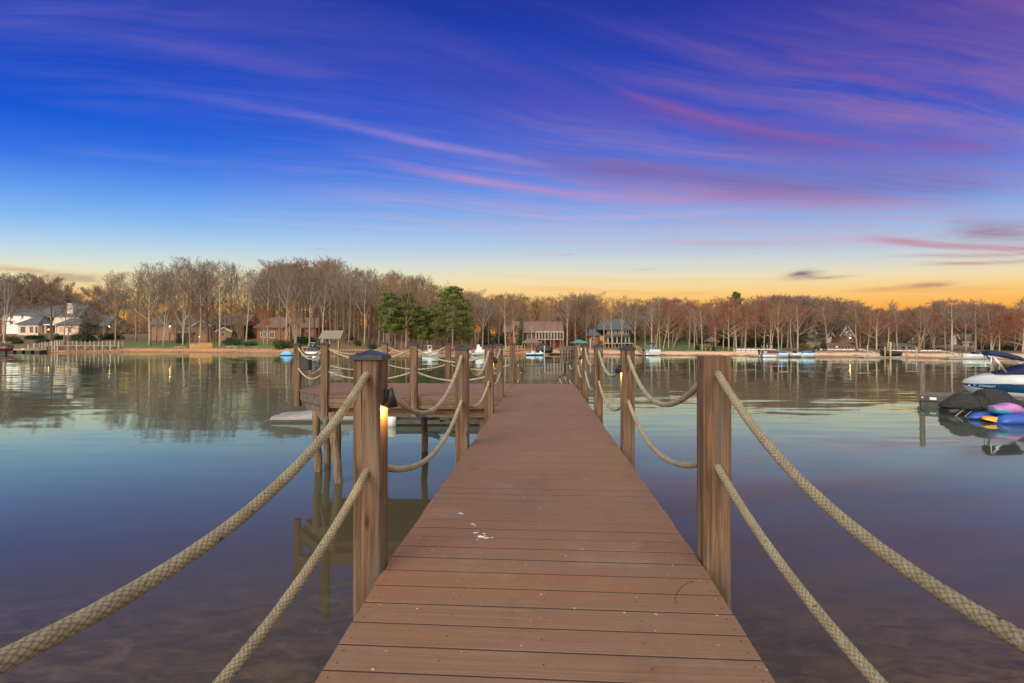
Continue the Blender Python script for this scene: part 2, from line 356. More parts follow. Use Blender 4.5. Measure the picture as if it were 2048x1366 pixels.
# lake bed of sand and sunken leaves near the bank, murky green-brown further out
bed=t.noise(t.mapping(o,(2.2,5.,1)),1.,7,.68,.8); bed2=t.noise(t.mapping(o,(.5,.8,1)),1.,3,.5)
shal=t.math('MULTIPLY_ADD',t.math('ADD',Y,t.math('MULTIPLY',bed2,3.)),-.22,1.75,clamp=True)
sand=t.ramp(bed,[(.34,(.016,.012,.006)),(.5,(.068,.05,.022)),(.66,(.15,.104,.05))])
deep=t.mix(t.math('MULTIPLY_ADD',Y,.075,-.55,clamp=True),(.064,.053,.03),(.062,.082,.066))
t.put(df.inputs['Color'],t.mix(shal,deep,sand))
mx=t.node('ShaderNodeMixShader'); t.l.new(t.math('MULTIPLY',fz.outputs[0],1.22,clamp=True),mx.inputs[0]); t.l.new(df.outputs[0],mx.inputs[1]); t.l.new(gl.outputs[0],mx.inputs[2])
t.l.new(mx.outputs[0],t.n['Material Output'].inputs[0])
wm=MB(); wm.add([(-700,-8,0),(700,-8,0),(700,300,0),(-700,300,0)],[(0,1,2,3)])
single('lake_water',wm,M['water'],'calm lake water reflecting the dusk sky and far shore','water',kind='structure')

# ---------------------------------------------------------------- ground
m,t,b=newmat('lake shore ground'); M['ground']=m
o=t.coord(); X,Y,Z=t.sep(o)[:3]
n=t.noise(o,.35,6,.65); nf=t.noise(o,2.2,5,.7); nb=t.noise(t.mapping(o,(.045,.03,.045)),1.,3,.5)
hz=t.math('ADD',Z,t.math('ADD',t.math('MULTIPLY',t.math('SUBTRACT',n,.5),.9),t.math('MULTIPLY',t.math('SUBTRACT',nf,.5),.5)))
rt=t.math('MULTIPLY_ADD',X,.03,-.05,clamp=True)
clay=t.mix(rt,t.mix(n,(.34,.15,.065),(.5,.27,.135)),t.mix(n,(.56,.37,.24),(.66,.48,.34)))
wet=t.mix(n,(.2,.085,.04),(.3,.14,.065))
litter=t.mix(nf,(.085,.05,.03),(.24,.135,.075))
grass=t.mix(t.ramp(nf,[(.35,0.),(.65,1.)]),(.05,.085,.02),(.13,.15,.045))
gm=t.ramp(nb,[(.46,0.),(.53,1.)])
lawn=t.math('MULTIPLY',t.math('MULTIPLY_ADD',X,-.09,-5.2,clamp=True),t.math('MULTIPLY_ADD',X,.2,24.,clamp=True))   # lawns between the houses
lawn2=t.math('MULTIPLY',t.math('MULTIPLY_ADD',X,.2,-4.6,clamp=True),t.math('MULTIPLY_ADD',X,-.1,6.4,clamp=True))
top=t.mix(t.math('MAXIMUM',t.math('MULTIPLY',gm,.35),t.math('MAXIMUM',lawn,lawn2)),litter,grass)
c=t.mix(t.ramp(hz,[(.18,0.),(.3,1.)]),wet,clay)
up=t.math('ADD',.62,t.math('MULTIPLY',t.math('SUBTRACT',1.,rt),.2))
c=t.mix(t.math('MULTIPLY',t.math('SUBTRACT',hz,up),4.,clamp=True),c,top)
t.put(b.inputs['Base Color'],c); b.inputs['Roughness'].default_value=.9
t.l.new(t.bump(nf,.6,.2),b.inputs['Normal'])
g=MB(); xs=[-700,-560,-420]+[-320+i*4 for i in range(126)]+[200,260,340,450,600,700]; vs_=[-12,-6,-3,-1,0,1,2,3,4,6,8,10,13,16,20,25,30,36,44,55,70,90,120,160,220,320,500]
pts=[]; rr=random.Random(3)
for x in xs:
    for v in vs_:
        y=shore(x)+v+(.5*math.sin(x*.7)+.4*math.sin(x*1.9) if abs(v)<15 else 0)
        pts.append((x,y,gz(x,shore(x)+v)+(rr.uniform(-.12,.12) if v>1 else 0)))
nv_=len(vs_); g.add(pts,[(i*nv_+j,(i+1)*nv_+j,(i+1)*nv_+j+1,i*nv_+j+1) for i in range(len(xs)-1) for j in range(nv_-1)],0,True)
single('far_shore_ground',g,M['ground'],'far bank of orange clay, pale beach, lawns and leaf litter','ground',kind='structure')
g=MB(); g.add([(-700,-260,5),(700,-260,5),(700,-20,2.6),(-700,-20,2.6),(700,-3,.25),(-700,-3,.25),(700,3,-.9),(-700,3,-.9)],[(0,1,2,3),(3,2,4,5),(5,4,6,7)])
single('near_shore_ground',g,M['ground'],'near bank behind the start of the walkway','ground',kind='structure')

# ---------------------------------------------------------------- walkway
m,t,b=newmat('brown composite decking'); M['deck']=m
o=t.mapping(t.coord(),(1,1,1),(0,0,TH)); T,S,Z=t.sep(o)[:3]
bi=t.math('FLOOR',t.math('DIVIDE',S,.1429))
wn=t.node('ShaderNodeTexWhiteNoise',noise_dimensions='1D'); t.l.new(bi,wn.inputs['W']); wv=wn.outputs['Value']
gr=t.noise(t.comb(t.math('MULTIPLY',T,1.2),t.math('MULTIPLY',S,95.),wv),1.,4,.6)
blot=t.noise(o,1.1,4,.55); spk=t.noise(o,260,2,.5)
c=t.mix(t.ramp(gr,[(.25,0.),(.75,1.)]),(.118,.066,.04),(.198,.124,.08))
c=t.mix(t.math('MULTIPLY_ADD',wv,.9,-.05,clamp=True),c,(.17,.088,.05))
c=t.mix(t.ramp(blot,[(.4,0.),(.7,.5)]),c,(.165,.10,.07))
c=t.mix(t.ramp(spk,[(.66,0.),(.74,.55)]),c,(.33,.23,.16))
stn=t.noise(t.mapping(o,(1.,.55,1.)),3.2,6,.7,.6); c=t.mix(t.ramp(stn,[(.54,0.),(.7,.3)]),c,(.075,.046,.032)); gy=t.noise(o,2.1,5,.65); c=t.mix(t.ramp(gy,[(.55,0.),(.75,.5)]),c,(.22,.16,.12))
fl=t.noise(o,38,2,.5); c=t.mix(t.ramp(fl,[(.745,0.),(.765,.7)]),c,(.6,.5,.38))
dk=t.noise(o,70,2,.5); c=t.mix(t.ramp(dk,[(.24,.6),(.27,0.)]),c,(.05,.025,.016))
t.put(b.inputs['Base Color'],c); b.inputs['Roughness'].default_value=.72; b.inputs['Specular IOR Level'].default_value=.3
t.l.new(t.bump(t.math('ADD',gr,t.math('MULTIPLY',spk,.4)),.35,.003),b.inputs['Normal'])
PITCH=.1429; JOINT=2.62; TL,TR=-.8225,.828
def ramp_z(s): return DECK if s>=JOINT else DECK-(JOINT-s)*.068
rb=random.Random(11)
def board(mb,s0,s1,tl0,tl1,tr0,tr1,z0,z1,th=.025):
    """one plank across the walkway with eased edges; z0/z1 its front and back heights"""
    e=.003; prof=[(s0,-th,z0),(s0,-.001,z0),(s0+.001,0,z0),(s1-e,0,z1),(s1,-e,z1),(s1,-th,z1)]
    vs=[]
    for side in (0,1):
        for s,dz_,z in prof:
            f=(s-s0)/(s1-s0); tt=lerp(tl0,tl1,f) if side==0 else lerp(tr0,tr1,f); vs.append(D(s,tt,z+dz_))
    mb.add(vs,[(0,1,2,3,4,5),(11,10,9,8,7,6)]+[(i,i+6,(i+1)%6+6,(i+1)%6) for i in range(6)])
def screw(mb,s,t_,z):
    n=6; mb.add([D(s+.0036*math.cos(2*PI*k/n),t_+.0036*math.sin(2*PI*k/n),z+.0012) for k in range(n)],[tuple(reversed(range(n)))],1)
walk=thing('walkway','long brown plank walkway with rope rails running out over the lake','walkway',D(2,0,0))
mb=MB(); s=-.9; gap_shade=MB()
while s<13.62:
    e=s+PITCH; gap=.0078 if s<JOINT else .0085
    j0,j1,jz=rb.uniform(-.004,.004),rb.uniform(-.004,.004),rb.uniform(-.0012,.0012)
    a,b_=s+gap/2,e-gap/2
    board(mb,a,b_,TL+j0,TL+j0,TR+j1,TR+j1,ramp_z(a)+jz,ramp_z(b_)+jz)
    gap_shade.add([D(s-gap/2-.003,TL+.004,ramp_z(s)-.0018),D(s-gap/2-.003,TR-.004,ramp_z(s)-.0018),D(s+gap/2+.003,TR-.004,ramp_z(s)-.0018),D(s+gap/2+.003,TL+.004,ramp_z(s)-.0018)],[(0,1,2,3)])  # dark strip under each gap, standing in for the shade there
    if s<7:
        for q in ((.25,.75) ):
            for tt in (TL+.035,TR-.035): screw(mb,lerp(a,b_,q),tt+rb.uniform(-.006,.006),lerp(ramp_z(a),ramp_z(b_),q)+jz)
        for tt in (-.4,.0,.41): screw(mb,lerp(a,b_,.5),tt+rb.uniform(-.012,.012),lerp(ramp_z(a),ramp_z(b_),.5)+jz)
    s=e
M['screw']=nm('dark screw',(.02,.015,.012),None,20,rough=.5,bump=0)
part('decking',mb,[M['deck'],M['screw']],walk)
M['gap_shade']=nm('dark shade strips in board joints',(.018,.012,.009),(.03,.02,.014),40,bump=0); part('joint_shade',gap_shade,M['gap_shade'],walk)  # near-black colour paints the shade between the boards
for tt in (TL+.06,-.3,.3,TR-.06):
    mb=MB(); mb.beam(D(-.9,tt,ramp_z(-.9)-.15),D(JOINT,tt,DECK-.15),.045,.22); mb.beam(D(JOINT,tt,DECK-.15),D(13.6,tt,DECK-.15),.045,.22)
    part('stringer',mb,M['beam'],walk)
for s in (2.6,5.55,8.2,10.6,13.5):
    mb=MB(); mb.beam(D(s,TL+.03,DECK-.34),D(s,TR-.03,DECK-.34),.1,.16); part('cross_beam',mb,M['greywood'],walk)
    for tt in (-.6,.6):
        mb=MB(); mb.tube([D(s,tt,-1.5),D(s,tt,DECK-.28)],.085,12); part('pile',mb,M['pile'],walk)

# ---------------------------------------------------------------- side platform
plat=thing('dock_platform','broad brown plank platform on round piles beside the walkway','dock platform',D(12,-3.4,0))
FR,BK,LX=10.4,13.7,-5.9
mb=MB(); s=FR
while s<BK-.01:
    e=min(s+PITCH,BK)
    def tl(q): return -4.62-(q-FR)*(1.24/1.25) if q<FR+1.25 else lerp(-5.86,-6.05,(q-FR-1.25)/(BK-FR-1.25))
    jz=rb.uniform(-.0012,.0012)
    board(mb,s+.002,e-.002,tl(s+.002),tl(e-.002),TL-.008,TL-.008,DECK+jz,DECK+jz); s=e
part('decking',mb,M['deck'],plat)
P0,P1,P2,P3=(FR,TL-.02),(FR,-4.60),(FR+1.25,-5.83),(BK,-6.02)
def rim(a,b,z0,z1,inset,name,mat):
    mb=MB(); n=Vector((b[1]-a[1],-(b[0]-a[0]),0)).normalized()
    ax,bx=(a[0]+n.x*inset,a[1]+n.y*inset),(b[0]+n.x*inset,b[1]+n.y*inset)
    mb.beam(D(*ax,(z0+z1)/2),D(*bx,(z0+z1)/2),.05,z1-z0); part(name,mb,mat,plat)
rim(P0,P1,DECK-.26,DECK-.027,-.03,'rim_joist',M['beam']); rim(P1,P2,DECK-.25,DECK-.027,-.03,'rim_joist',M['greybeam']); rim(P2,P3,DECK-.25,DECK-.027,-.03,'rim_joist',M['greybeam']); rim((BK,TL),(BK,-6.02),DECK-.25,DECK-.027,.03,'rim_joist',M['beam'])
mb=MB(); mb.beam(D(FR+.2,TL-.05,DECK-.36),D(FR+.2,-4.55,DECK-.36),.1,.19); part('cross_beam',mb,M['beam'],plat)
mb=MB(); mb.beam(D(FR+.28,-4.66,DECK-.36),D(FR+1.35,-5.7,DECK-.36),.1,.19); part('cross_beam',mb,M['greybeam'],plat)
mb=MB(); mb.beam(D(BK-.3,TL-.05,DECK-.36),D(BK-.3,-5.8,DECK-.36),.1,.19); part('cross_beam',mb,M['greybeam'],plat)
def pile(a,top,r=.085):
    mb=MB(); d_=Vector(top)-Vector(a); pts=[Vector(a)+d_*f+Vector((.012*math.sin(f*9),0,0)) for f in (-.35,0,.25,.5,.75,1)]
    mb.tube(pts,[r*1.0,r,r*1.02,r*.97,r,r*.96],14); part('pile',mb,M['pile'],plat)
pile(at(677,967,10.5)-Vector((0,0,0)),at(664,826,10.62)); pile(at(637,944,11.42),at(631,822,11.42)); pile(at(655,927,12.2),at(652,826,12.2),.075)
for (s_,t_) in ((13.3,-5.6),(13.3,-3.2),(13.3,-1.2),(10.75,-1.3)): pile(D(s_,t_,0),D(s_,t_,DECK-.27))
mb=MB(); mb.beam(at(636,826,11.4),at(668,862,10.7),.05,.14); part('cross_brace',mb,M['greywood'],plat)
mb=MB(); mb.beam(at(660,826,10.75),at(640,880,11.45),.05,.14); part('cross_brace',mb,M['greywood'],plat)

# ---------------------------------------------------------------- rail posts
def bool_mesh(base,cutters):
    o=bpy.data.objects.new('tmp',base); C.objects.link(o); tmp=[o]
    for c in cutters:
        co_=bpy.data.objects.new('tmpc',c); C.objects.link(co_); tmp.append(co_)
        md=o.modifiers.new('b','BOOLEAN'); md.operation='DIFFERENCE'; md.solver='EXACT'; md.object=co_
    dg=bpy.context.evaluated_depsgraph_get(); dg.update()
    me=bpy.data.meshes.new_from_object(o.evaluated_get(dg))
    for x in tmp: bpy.data.objects.remove(x)
    return me
ZU,ZL=1.005,.515                                     # hole heights over the decking
def post_body(top,bottom,axis,drop=0):
    h=.07; e=.008; mb=MB()
    ring=[(-h+e,-h),(h-e,-h),(h,-h+e),(h,h-e),(h-e,h),(-h+e,h),(-h,h-e),(-h,-h+e)]
    mb.prism(ring,'z',bottom,top)
    cuts=[]
    for z in (ZU,ZL):
        c=MB(); v=Vector((0,1,0)) if axis=='y' else Vector((1,0,0)); c.tube([v*-.2+Vector((0,0,z)),v*.2+Vector((0,0,z))],.031,20,smooth=False); cuts.append(c.mesh('c'))
    me=bool_mesh(mb.mesh('post'),cuts); return me
def cap_mesh():
    mb=MB(); a=.083; mb.lathe([(a*1.414,1.074),(a*1.414,1.090),(a*1.3,1.098),(a*.3,1.121),(.006,1.124)],n=4,smooth=False)
    c,s_=math.cos(PI/4),math.sin(PI/4); mb.v=[(x*c-y*s_,x*s_+y*c,z) for x,y,z in mb.v]; return mb.mesh('cap')
PB={'y':post_body(1.085,-.38,'y'),'x':post_body(1.085,-.42,'x'),'plain':post_body(1.09,-.42,'y')}; CAP=cap_mesh()
POST_GROUP='rail posts of the walkway and platform'
def post(s_,t_,label,axis='y',cap=True,base=DECK,lean=(0,0),turn=0):
    p=thing('rail_post',label,'post',D(s_,t_,base),POST_GROUP,-TH+turn); p.rotation_euler=(lean[0],lean[1],-TH+turn)
    part('post_body',PB[axis if cap else 'plain'],M['post'],p,True)
    if cap: part('post_cap',CAP,M['cap'],p,True)
    return p
LS=[(-.4,-.895),(2.55,-.897),(5.53,-.905),(8.1,-.885),(10.36,-.897)]
RS=[(-.4,.93),(2.745,.91),(5.63,.93),(8.32,.9),(11.08,.912),(13.58,.92)]
lab=['left rail post beside the camera','large capped post with a lit cone lamp, front of the left rail','capped left rail post just before the platform','left rail post with a lamp at the platform front','slightly leaning capped post where the platform meets the walkway']
for i,(a,l) in enumerate(zip(LS,lab)):
    if i: post(*a,l,lean=(0,R(-1.6) if i==4 else 0))
lab=['','bare flat-topped post without a cap, front of the right rail','capped right rail post with a lamp on its inner face','plain capped right rail post with no lamp, next beyond the lamp post','capped right rail post with a small lamp, near the ramp top','last capped right rail post at the top of the ramp']
for i,(a,l) in enumerate(zip(RS,lab)):
    if i: post(*a,l,cap=i>1)
FP=[(10.36,-2.72),(10.42,-4.66),(11.86,-6.0)]; BP=[(13.76,-6.2),(13.76,-4.43),(13.76,-2.65),(13.74,-.86)]
for a,l in zip(FP,['capped post midway along the platform front','capped post at the front corner of the platform','capped post at the left corner of the platform with a black box']): post(*a,l,axis='x',turn=0 if a[1]>-5 else .1)
for a,l in zip(BP,['capped post at the back left corner of the platform','back rail post of the platform, first from its left corner','back rail post of the platform seen behind the second left post','grey post at the back of the platform beside the ramp top']): post(*a,l,axis='x')

# ---------------------------------------------------------------- ramp beyond and floating dock below it
ramp=thing('ramp','brown plank ramp going down from the walkway to the water','ramp',D(16,0,0))
mb=MB(); s=13.66; i=0
def rz(s): return DECK-(s-13.64)*.235
while s<20.2:
    e=s+PITCH; board(mb,s+.003,e-.003,-.72,-.72,.74,.74,rz(s),rz(e)); s=e
part('decking',mb,M['deck'],ramp)
for tt in (-.7,.7):
    mb=MB(); mb.beam(D(13.7,tt,rz(13.7)-.14),D(20.2,tt,rz(20.2)-.14),.05,.2); part('stringer',mb,M['post'],ramp)
lowd=thing('floating_dock','low floating dock at the foot of the ramp','floating dock',D(22.4,0,0))
mb=MB(); c=[D(20.3,-1.6,0),D(20.3,1.4,0),D(25,1.4,0),D(25,-1.6,0)]
mb.prism([(p[0],p[1]) for p in c],'z',.1,.26); part('deck_frame',mb,M['deck'],lowd)
mb=MB(); mb.prism([(p[0],p[1]) for p in c],'z',-.2,.098); mb.v=[(x*.985+.015*D(22.6,0,0)[0],y*.985+.015*D(22.6,0,0)[1],z) for x,y,z in mb.v]; part('float',mb,M['rubber'],lowd)
for s_,t_,l in ((16.1,-.8,'left ramp post with a bright lamp, first down the ramp'),(16.2,.83,'right ramp post with a bright lamp, first down the ramp'),(18.5,.77,'right ramp post second down the ramp'),(21,.67,'right ramp post lowest down with a lamp near the water')):
    b_=rz(s_) if s_<20.3 else .2
    post(s_,t_,l,base=b_-.03 if s_<20 else .38)

# ---------------------------------------------------------------- ropes
m,t,b=newmat('braided rope'); M['rope']=m
uv=t.coord('UV'); U,V,_=t.sep(uv)[:3]; o=t.coord()
wb=t.math('MULTIPLY',t.math('SUBTRACT',t.noise(o,45,3,.6),.5),.9)
p_=t.math('ADD',t.math('ADD',t.math('MULTIPLY',U,8.),wb),t.math('MULTIPLY',V,44.)); q_=t.math('SUBTRACT',t.math('ADD',t.math('MULTIPLY',U,8.),wb),t.math('MULTIPLY',V,44.))
par=t.math('FLOORED_MODULO',t.math('ADD',t.math('FLOOR',p_),t.math('FLOOR',q_)),2.)
fp=t.math('SINE',t.math('MULTIPLY',t.math('FRACT',p_),PI)); fq=t.math('SINE',t.math('MULTIPLY',t.math('FRACT',q_),PI))
dp=t.math('MULTIPLY_ADD',fp,.35,.65); dq=t.math('MULTIPLY_ADD',fq,.35,.65)
wv=t.math('ADD',t.math('MULTIPLY',par,t.math('MULTIPLY',fq,dp)),t.math('MULTIPLY',t.math('SUBTRACT',1.,par),t.math('MULTIPLY',fp,dq)))
fz_=t.noise(o,900,3,.7); bl=t.noise(o,9,3,.6); li=t.noise(o,26,4,.6)
h=t.math('ADD',wv,t.math('MULTIPLY',t.math('SUBTRACT',fz_,.5),1.7))
c=t.ramp(t.math('MULTIPLY_ADD',h,.8,.1),[(.02,(.15,.12,.07)),(.25,(.35,.295,.185)),(.6,(.54,.47,.32)),(1.,(.66,.6,.44))])
c=t.mix(t.ramp(bl,[(.35,.35),(.6,0.)]),c,(.2,.16,.09))
c=t.mix(t.ramp(li,[(.64,0.),(.69,.75)]),c,(.5,.56,.46))
li2=t.noise(o,34,3,.6); c=t.mix(t.ramp(li2,[(.3,.8),(.35,0.)]),c,(.07,.07,.075))
t.put(b.inputs['Base Color'],c); b.inputs['Roughness'].default_value=.95; b.inputs['Specular IOR Level'].default_value=.1
t.l.new(t.bump(h,1.,.006),b.inputs['Normal'])
def rope(spans,label,step=.012,r=.0185,n=16,group='ropes of the rope rails'):
    """one rope threaded through the posts: spans = [(pA, pB, sag)] in world space"""
    P=[]
    for a,b_,sg in spans:
        a,b_=Vector(a),Vector(b_); L=(b_-a).length; k=max(8,int(L/step)); d_=(b_-a)/L*.07
        a2,b2=a+d_,b_-d_
        for i in range(k+1):
            f=i/k; p=a2.lerp(b2,f); p.z-=4*sg*f*(1-f)+.007; P.append(p)
    rn_=random.Random(len(P)); mb=MB(); mb.uv=[]; Ls=0; vs=[]; up=Vector((0,0,1))
    for i,p in enumerate(P):
        if i: Ls+=(p-P[i-1]).length
        d_=(P[min(i+1,len(P)-1)]-P[max(i-1,0)]).normalized(); x=d_.cross(up).normalized(); y=d_.cross(x)
        for k in range(n+1):
            a=2*PI*k/n; pp,qq=8*k/n+44*Ls,8*k/n-44*Ls; hh=math.sin(PI*(qq%1)) if (math.floor(pp)+math.floor(qq))%2 else math.sin(PI*(pp%1))
            vs.append(p+(x*math.cos(a)+y*math.sin(a))*(r*(.94+.11*hh+rn_.uniform(-.03,.03)))); mb.uv.append((k/n,Ls))
    w_=n+1
    mb.add(vs,[(i*w_+k,(i+1)*w_+k,(i+1)*w_+k+1,i*w_+k+1) for i in range(len(P)-1) for k in range(n)],0,True)
    return single('rail_rope',mb,M['rope'],label,'rope',group)
def run(pts,z,sags,label,**k):
    q=[D(s_,t_,zz+z) for s_,t_,zz in pts]; rope([(a,b_,sg) for a,b_,sg in zip(q,q[1:],sags)],label,**k)
Lp=[(*a,DECK) for a in LS]; Rp=[(*a,DECK) for a in RS]
run(Lp,ZU,[.375,.39,.3,.17],'upper braided rope along the left side of the walkway',step=.005,n=32)
run(Lp,ZL,[.30,.26,.21,.13],'lower braided rope along the left side of the walkway',step=.005,n=32)
run(Rp,ZU,[.41,.33,.3,.3,.25],'upper braided rope along the right side of the walkway',step=.005,n=32)
run(Rp,ZL,[.285,.24,.26,.26,.22],'lower braided rope along the right side of the walkway',step=.005,n=32)
Fp=[(10.36,-.897,DECK)]+[(*a,DECK) for a in FP]+[(*a,DECK) for a in BP[:1]]; Bp=[(*a,DECK) for a in BP]
run(Fp,ZU,[.27,.24,.24,.2],'upper rope along the front and left edge of the platform',step=.03,n=10)
run(Fp,ZL,[.17,.16,.2,.2],'lower rope along the front and left edge of the platform',step=.03,n=10)
run(Bp,ZU,[.2,.2,.2],'upper rope along the back of the platform',step=.03,n=10)
run(Bp,ZL,[.14,.13,.13],'lower rope along the back of the platform',step=.03,n=10)
dl=[(13.74,-.86,DECK),(16.1,-.8,rz(16.1)-.03)]; dr=[(13.58,.92,DECK),(16.2,.83,rz(16.2)-.03),(18.5,.77,rz(18.5)-.03),(21,.67,.38)]
run(dl,ZU,[.25],'upper rope down the left side of the ramp',step=.03,n=10); run(dl,ZL,[.25],'lower rope down the left side of the ramp',step=.03,n=10)
run(dr,ZU,[.3,.25,.2],'upper rope down the right side of the ramp',step=.03,n=10); run(dr,ZL,[.25,.22,.2],'lower rope down the right side of the ramp',step=.03,n=10)

# ---------------------------------------------------------------- cone lamps on the posts
def lamp(s_,t_,zr,side,label,watt,local=None):
    """dark half-cone shade fixed to a post face, rim at height zr; side = +1 faces +t"""
    p=thing('post_lamp',label,'lamp',D(s_,t_,zr),'cone lamps on the rail posts',-TH)
    mb=MB(); n=20
    prof=[(.008,.098),(.013,.093),(.016,.082),(.046,.0),(.043,0),(.013,.078)]
    vs=[];fs=[]
    for r_,z in prof:
        for k in range(n): a=2*PI*k/n; vs.append((side*.036+r_*math.cos(a)*(.75),r_*math.sin(a),z))
    for i in range(len(prof)-1):
        for k in range(n): k2=(k+1)%n; fs.append((i*n+k,i*n+k2,(i+1)*n+k2,(i+1)*n+k))
    fs.append(tuple(range(n))); mb.add(vs,fs,0,True); part('lamp_shade',mb,M['cap'],p,True)
    mb=MB(); mb.box(min(0,side*.02),max(0,side*.02),-.012,.012,.055,.09); part('mount',mb,M['cap'],p,True)
    mb=MB(); mb.lathe([(.002,-.002),(.013,0),(.014,.02),(.008,.03)],(side*.026,0,.004),10); part('bulb',mb,M['lampglow'],p,True)
    l=bpy.data.lights.new('lamp_light','POINT'); l.energy=watt; l.color=(1,.5,.13); l.shadow_soft_size=.012
    lo=bpy.data.objects.new('lamp_light',l); C.objects.link(lo); lo.parent=p; lo.location=(side*.03,0,-.014)
    return p
lamp(2.55,-.897+.071,at(0,815,2.6).z,1,'cone lamp on the large front post of the left rail',6.)
lamp(5.63,.93-.071,at(0,748,5.56).z,-1,'cone lamp on the right rail post nearest the bare flat-topped post',5.)
lamp(8.1,-.885+.071,at(0,728,8.15).z,1,'cone lamp on the left rail post before the platform corner',2.2)
lamp(11.08,.912-.071,at(0,721,11.).z,-1,'cone lamp on the right rail post near the ramp top',2.2)
lamp(16.1,-.8+.071,at(0,747,16).z,1,'bright cone lamp on the left ramp post',3.)
lamp(16.2,.83-.071,at(0,723,16.1).z,-1,'bright cone lamp on the upper right ramp post',3.)
lamp(21,.67-.071,at(0,764,21).z,-1,'bright cone lamp on the lowest ramp post',3.)

# ---------------------------------------------------------------- small things on and around the dock
bx=thing('wall_box','black plastic box fixed to the corner post of the platform','box',at(611,728,12.2))
c=at(611.5,728.5,12.25); mb=MB(); mb.obox(c,(1,0,0),.12,(0,1,0),.09,(0,0,1),.165); part('case',mb,M['black'],bx)
mb=MB(); mb.obox(c+Vector((.03,-.1,0)),(1,0,0),.075,(0,1,0),.008,(0,0,1),.14); part('door',mb,M['cap'],bx)
mb=MB(); mb.obox(c+Vector((-.07,-.096,-.06)),(1,0,0),.028,(0,1,0),.012,(0,0,1),.03); part('latch',mb,M['maroon'],bx)
def splat(pts,label):
    rs=random.Random(len(pts)*7+3); c0=at(pts[0][0],pts[0][1],1170/(pts[0][1]-684)); o=thing('bird_dropping',label,'bird dropping',(c0.x,c0.y,DECK),'white droppings on the planks')
    for px,py,r_ in pts:
        d_=at(px,py,1170/(py-684)); n=15; vs=[]; mb=MB()
        for k in range(n):
            a=2*PI*k/n; q=r_*rs.uniform(.3,1.3); vs.append((d_.x+q*1.3*math.cos(a),d_.y+q*.8*math.sin(a),DECK+.0024))
        mb.add(vs,[tuple(range(n))]); part('fleck',mb,M['dropping'],o)
    return o
splat([(920,1029,.013),(925,1031,.007),(912,1027,.004)],'small white dropping farthest along the planks')
splat([(945,1051,.011),(950,1054,.006)],'white dropping fleck between the small and the large splash')
splat([(962,1076,.022),(972,1079,.013),(951,1068,.014),(968,1070,.01),(984,1078,.008),(955,1082,.006),(957,1063,.004),(930,1085,.003)],'largest white dropping splashed over two planks')
mb=MB(); pts=[(1352,1200),(1350,1192),(1354,1182),(1362,1172),(1374,1165),(1386,1162)]; q=[]
for px,py in pts:
    s_=1.17/((py-684)/1000); dd=at(px,py,s_); q.append((dd.x,dd.y,ramp_z(s_)+.004))
mb.tube(q,.0019,6); single('twig',mb,M['twig'],'curled brown twig lying on the planks by the bare post','twig')
# grey drive-on float and mooring pole beyond the platform
fl=thing('jet_ski_float','pale grey moulded drive-on float moored behind the platform','float',at(620,846,18.5))
mb=MB(); secs=[]
for x,zz,hw in ((-9.0,.13,.5),(-8.9,.19,.75),(-8.3,.22,.8),(-7.9,.28,.8),(-7.4,.38,.8),(-6.9,.46,.78),(-6.3,.42,.8),(-5.4,.3,.8),(-4.6,.26,.75)):
    y=19.1; secs.append([(x,y-hw,-.1),(x,y-hw,zz*.55),(x,y-hw*.8,zz*.9),(x,y-hw*.3,zz),(x,y-hw*.12,zz*.8),(x,y+hw*.12,zz*.8),(x,y+hw*.3,zz),(x,y+hw*.8,zz*.9),(x,y+hw,zz*.55),(x,y+hw,-.1)])
mb.loft(secs); part('float_body',mb,M['floatgrey'],fl)
mb=MB(); mb.box(-9.05,-4.6,18.24,18.28,.03,.09); part('rub_rail',mb,M['dockdark'],fl)
lift=thing('boat_lift','dark boat lift frame on a pale float under the platform','boat lift',at(850,851,17.8))
mb=MB(); mb.tube([at(784,858,17.6),at(784,830,17.6)],.15,12); part('white_float',mb,M['white'],lift)
for i,(a,b_) in enumerate((((790,846),(965,846)),((840,840),(880,828)),((880,842),(930,826)))):
    mb=MB(); mb.beam(at(*a,17.6),at(*b_,17.6),.1,.14); part('frame_bar',mb,M['dockdark'] if i!=1 else M['navy'],lift)
mb=MB(); mb.box(-4.1,-1.2,17.7,19.6,-.1,.34); part('float_tank',mb,M['rubber'],lift)
mp=MB(); mp.tube([at(1085,800,26)-Vector((0,0,1)),at(1085.5,760,26),at(1084,742,26)],[.05,.05,.04],8); single('mooring_pole',mp,M['dockdark'],'thin dark pole standing in the water beyond the ramp','pole')
# ---------------------------------------------------------------- trees
def bark(name,c1,c2): return nm(name,c1,c2,1.4,(3,3,.6),rough=.9,bump=.4,bd=.05)
M['bark']=bark('grey tan bark',(.3,.22,.15),(.17,.125,.09))
M['barkpale']=bark('pale bark',(.42,.34,.25),(.25,.195,.14))
M['barkdark']=bark('dark bark',(.12,.085,.06),(.07,.05,.04))
def twigm(name,c1,c2): return nm(name,c1,c2,.5,rough=.95,bump=0,spec=.1,rv=.12)
M['twgrey']=twigm('grey twigs',(.25,.205,.175),(.15,.12,.1))
M['twbrown']=twigm('brown twigs',(.25,.165,.11),(.165,.105,.07))
M['twred']=twigm('reddish budding twigs',(.29,.115,.08),(.2,.08,.055))
M['twtan']=twigm('tan twigs',(.3,.19,.11),(.2,.125,.075))
M['rust']=twigm('rusty leaves',(.36,.13,.05),(.24,.085,.035))
M['pine']=nm('pine needles',(.08,.115,.03),(.17,.185,.055),.6,rough=.8,bump=0,spec=.2)
M['spruce']=nm('spruce needles',(.04,.075,.055),(.09,.13,.095),.8,rough=.8,bump=0,spec=.2)
M['leaf']=nm('evergreen leaves',(.025,.055,.016),(.065,.1,.03),.9,rough=.7,bump=0,spec=.25,rv=.2)
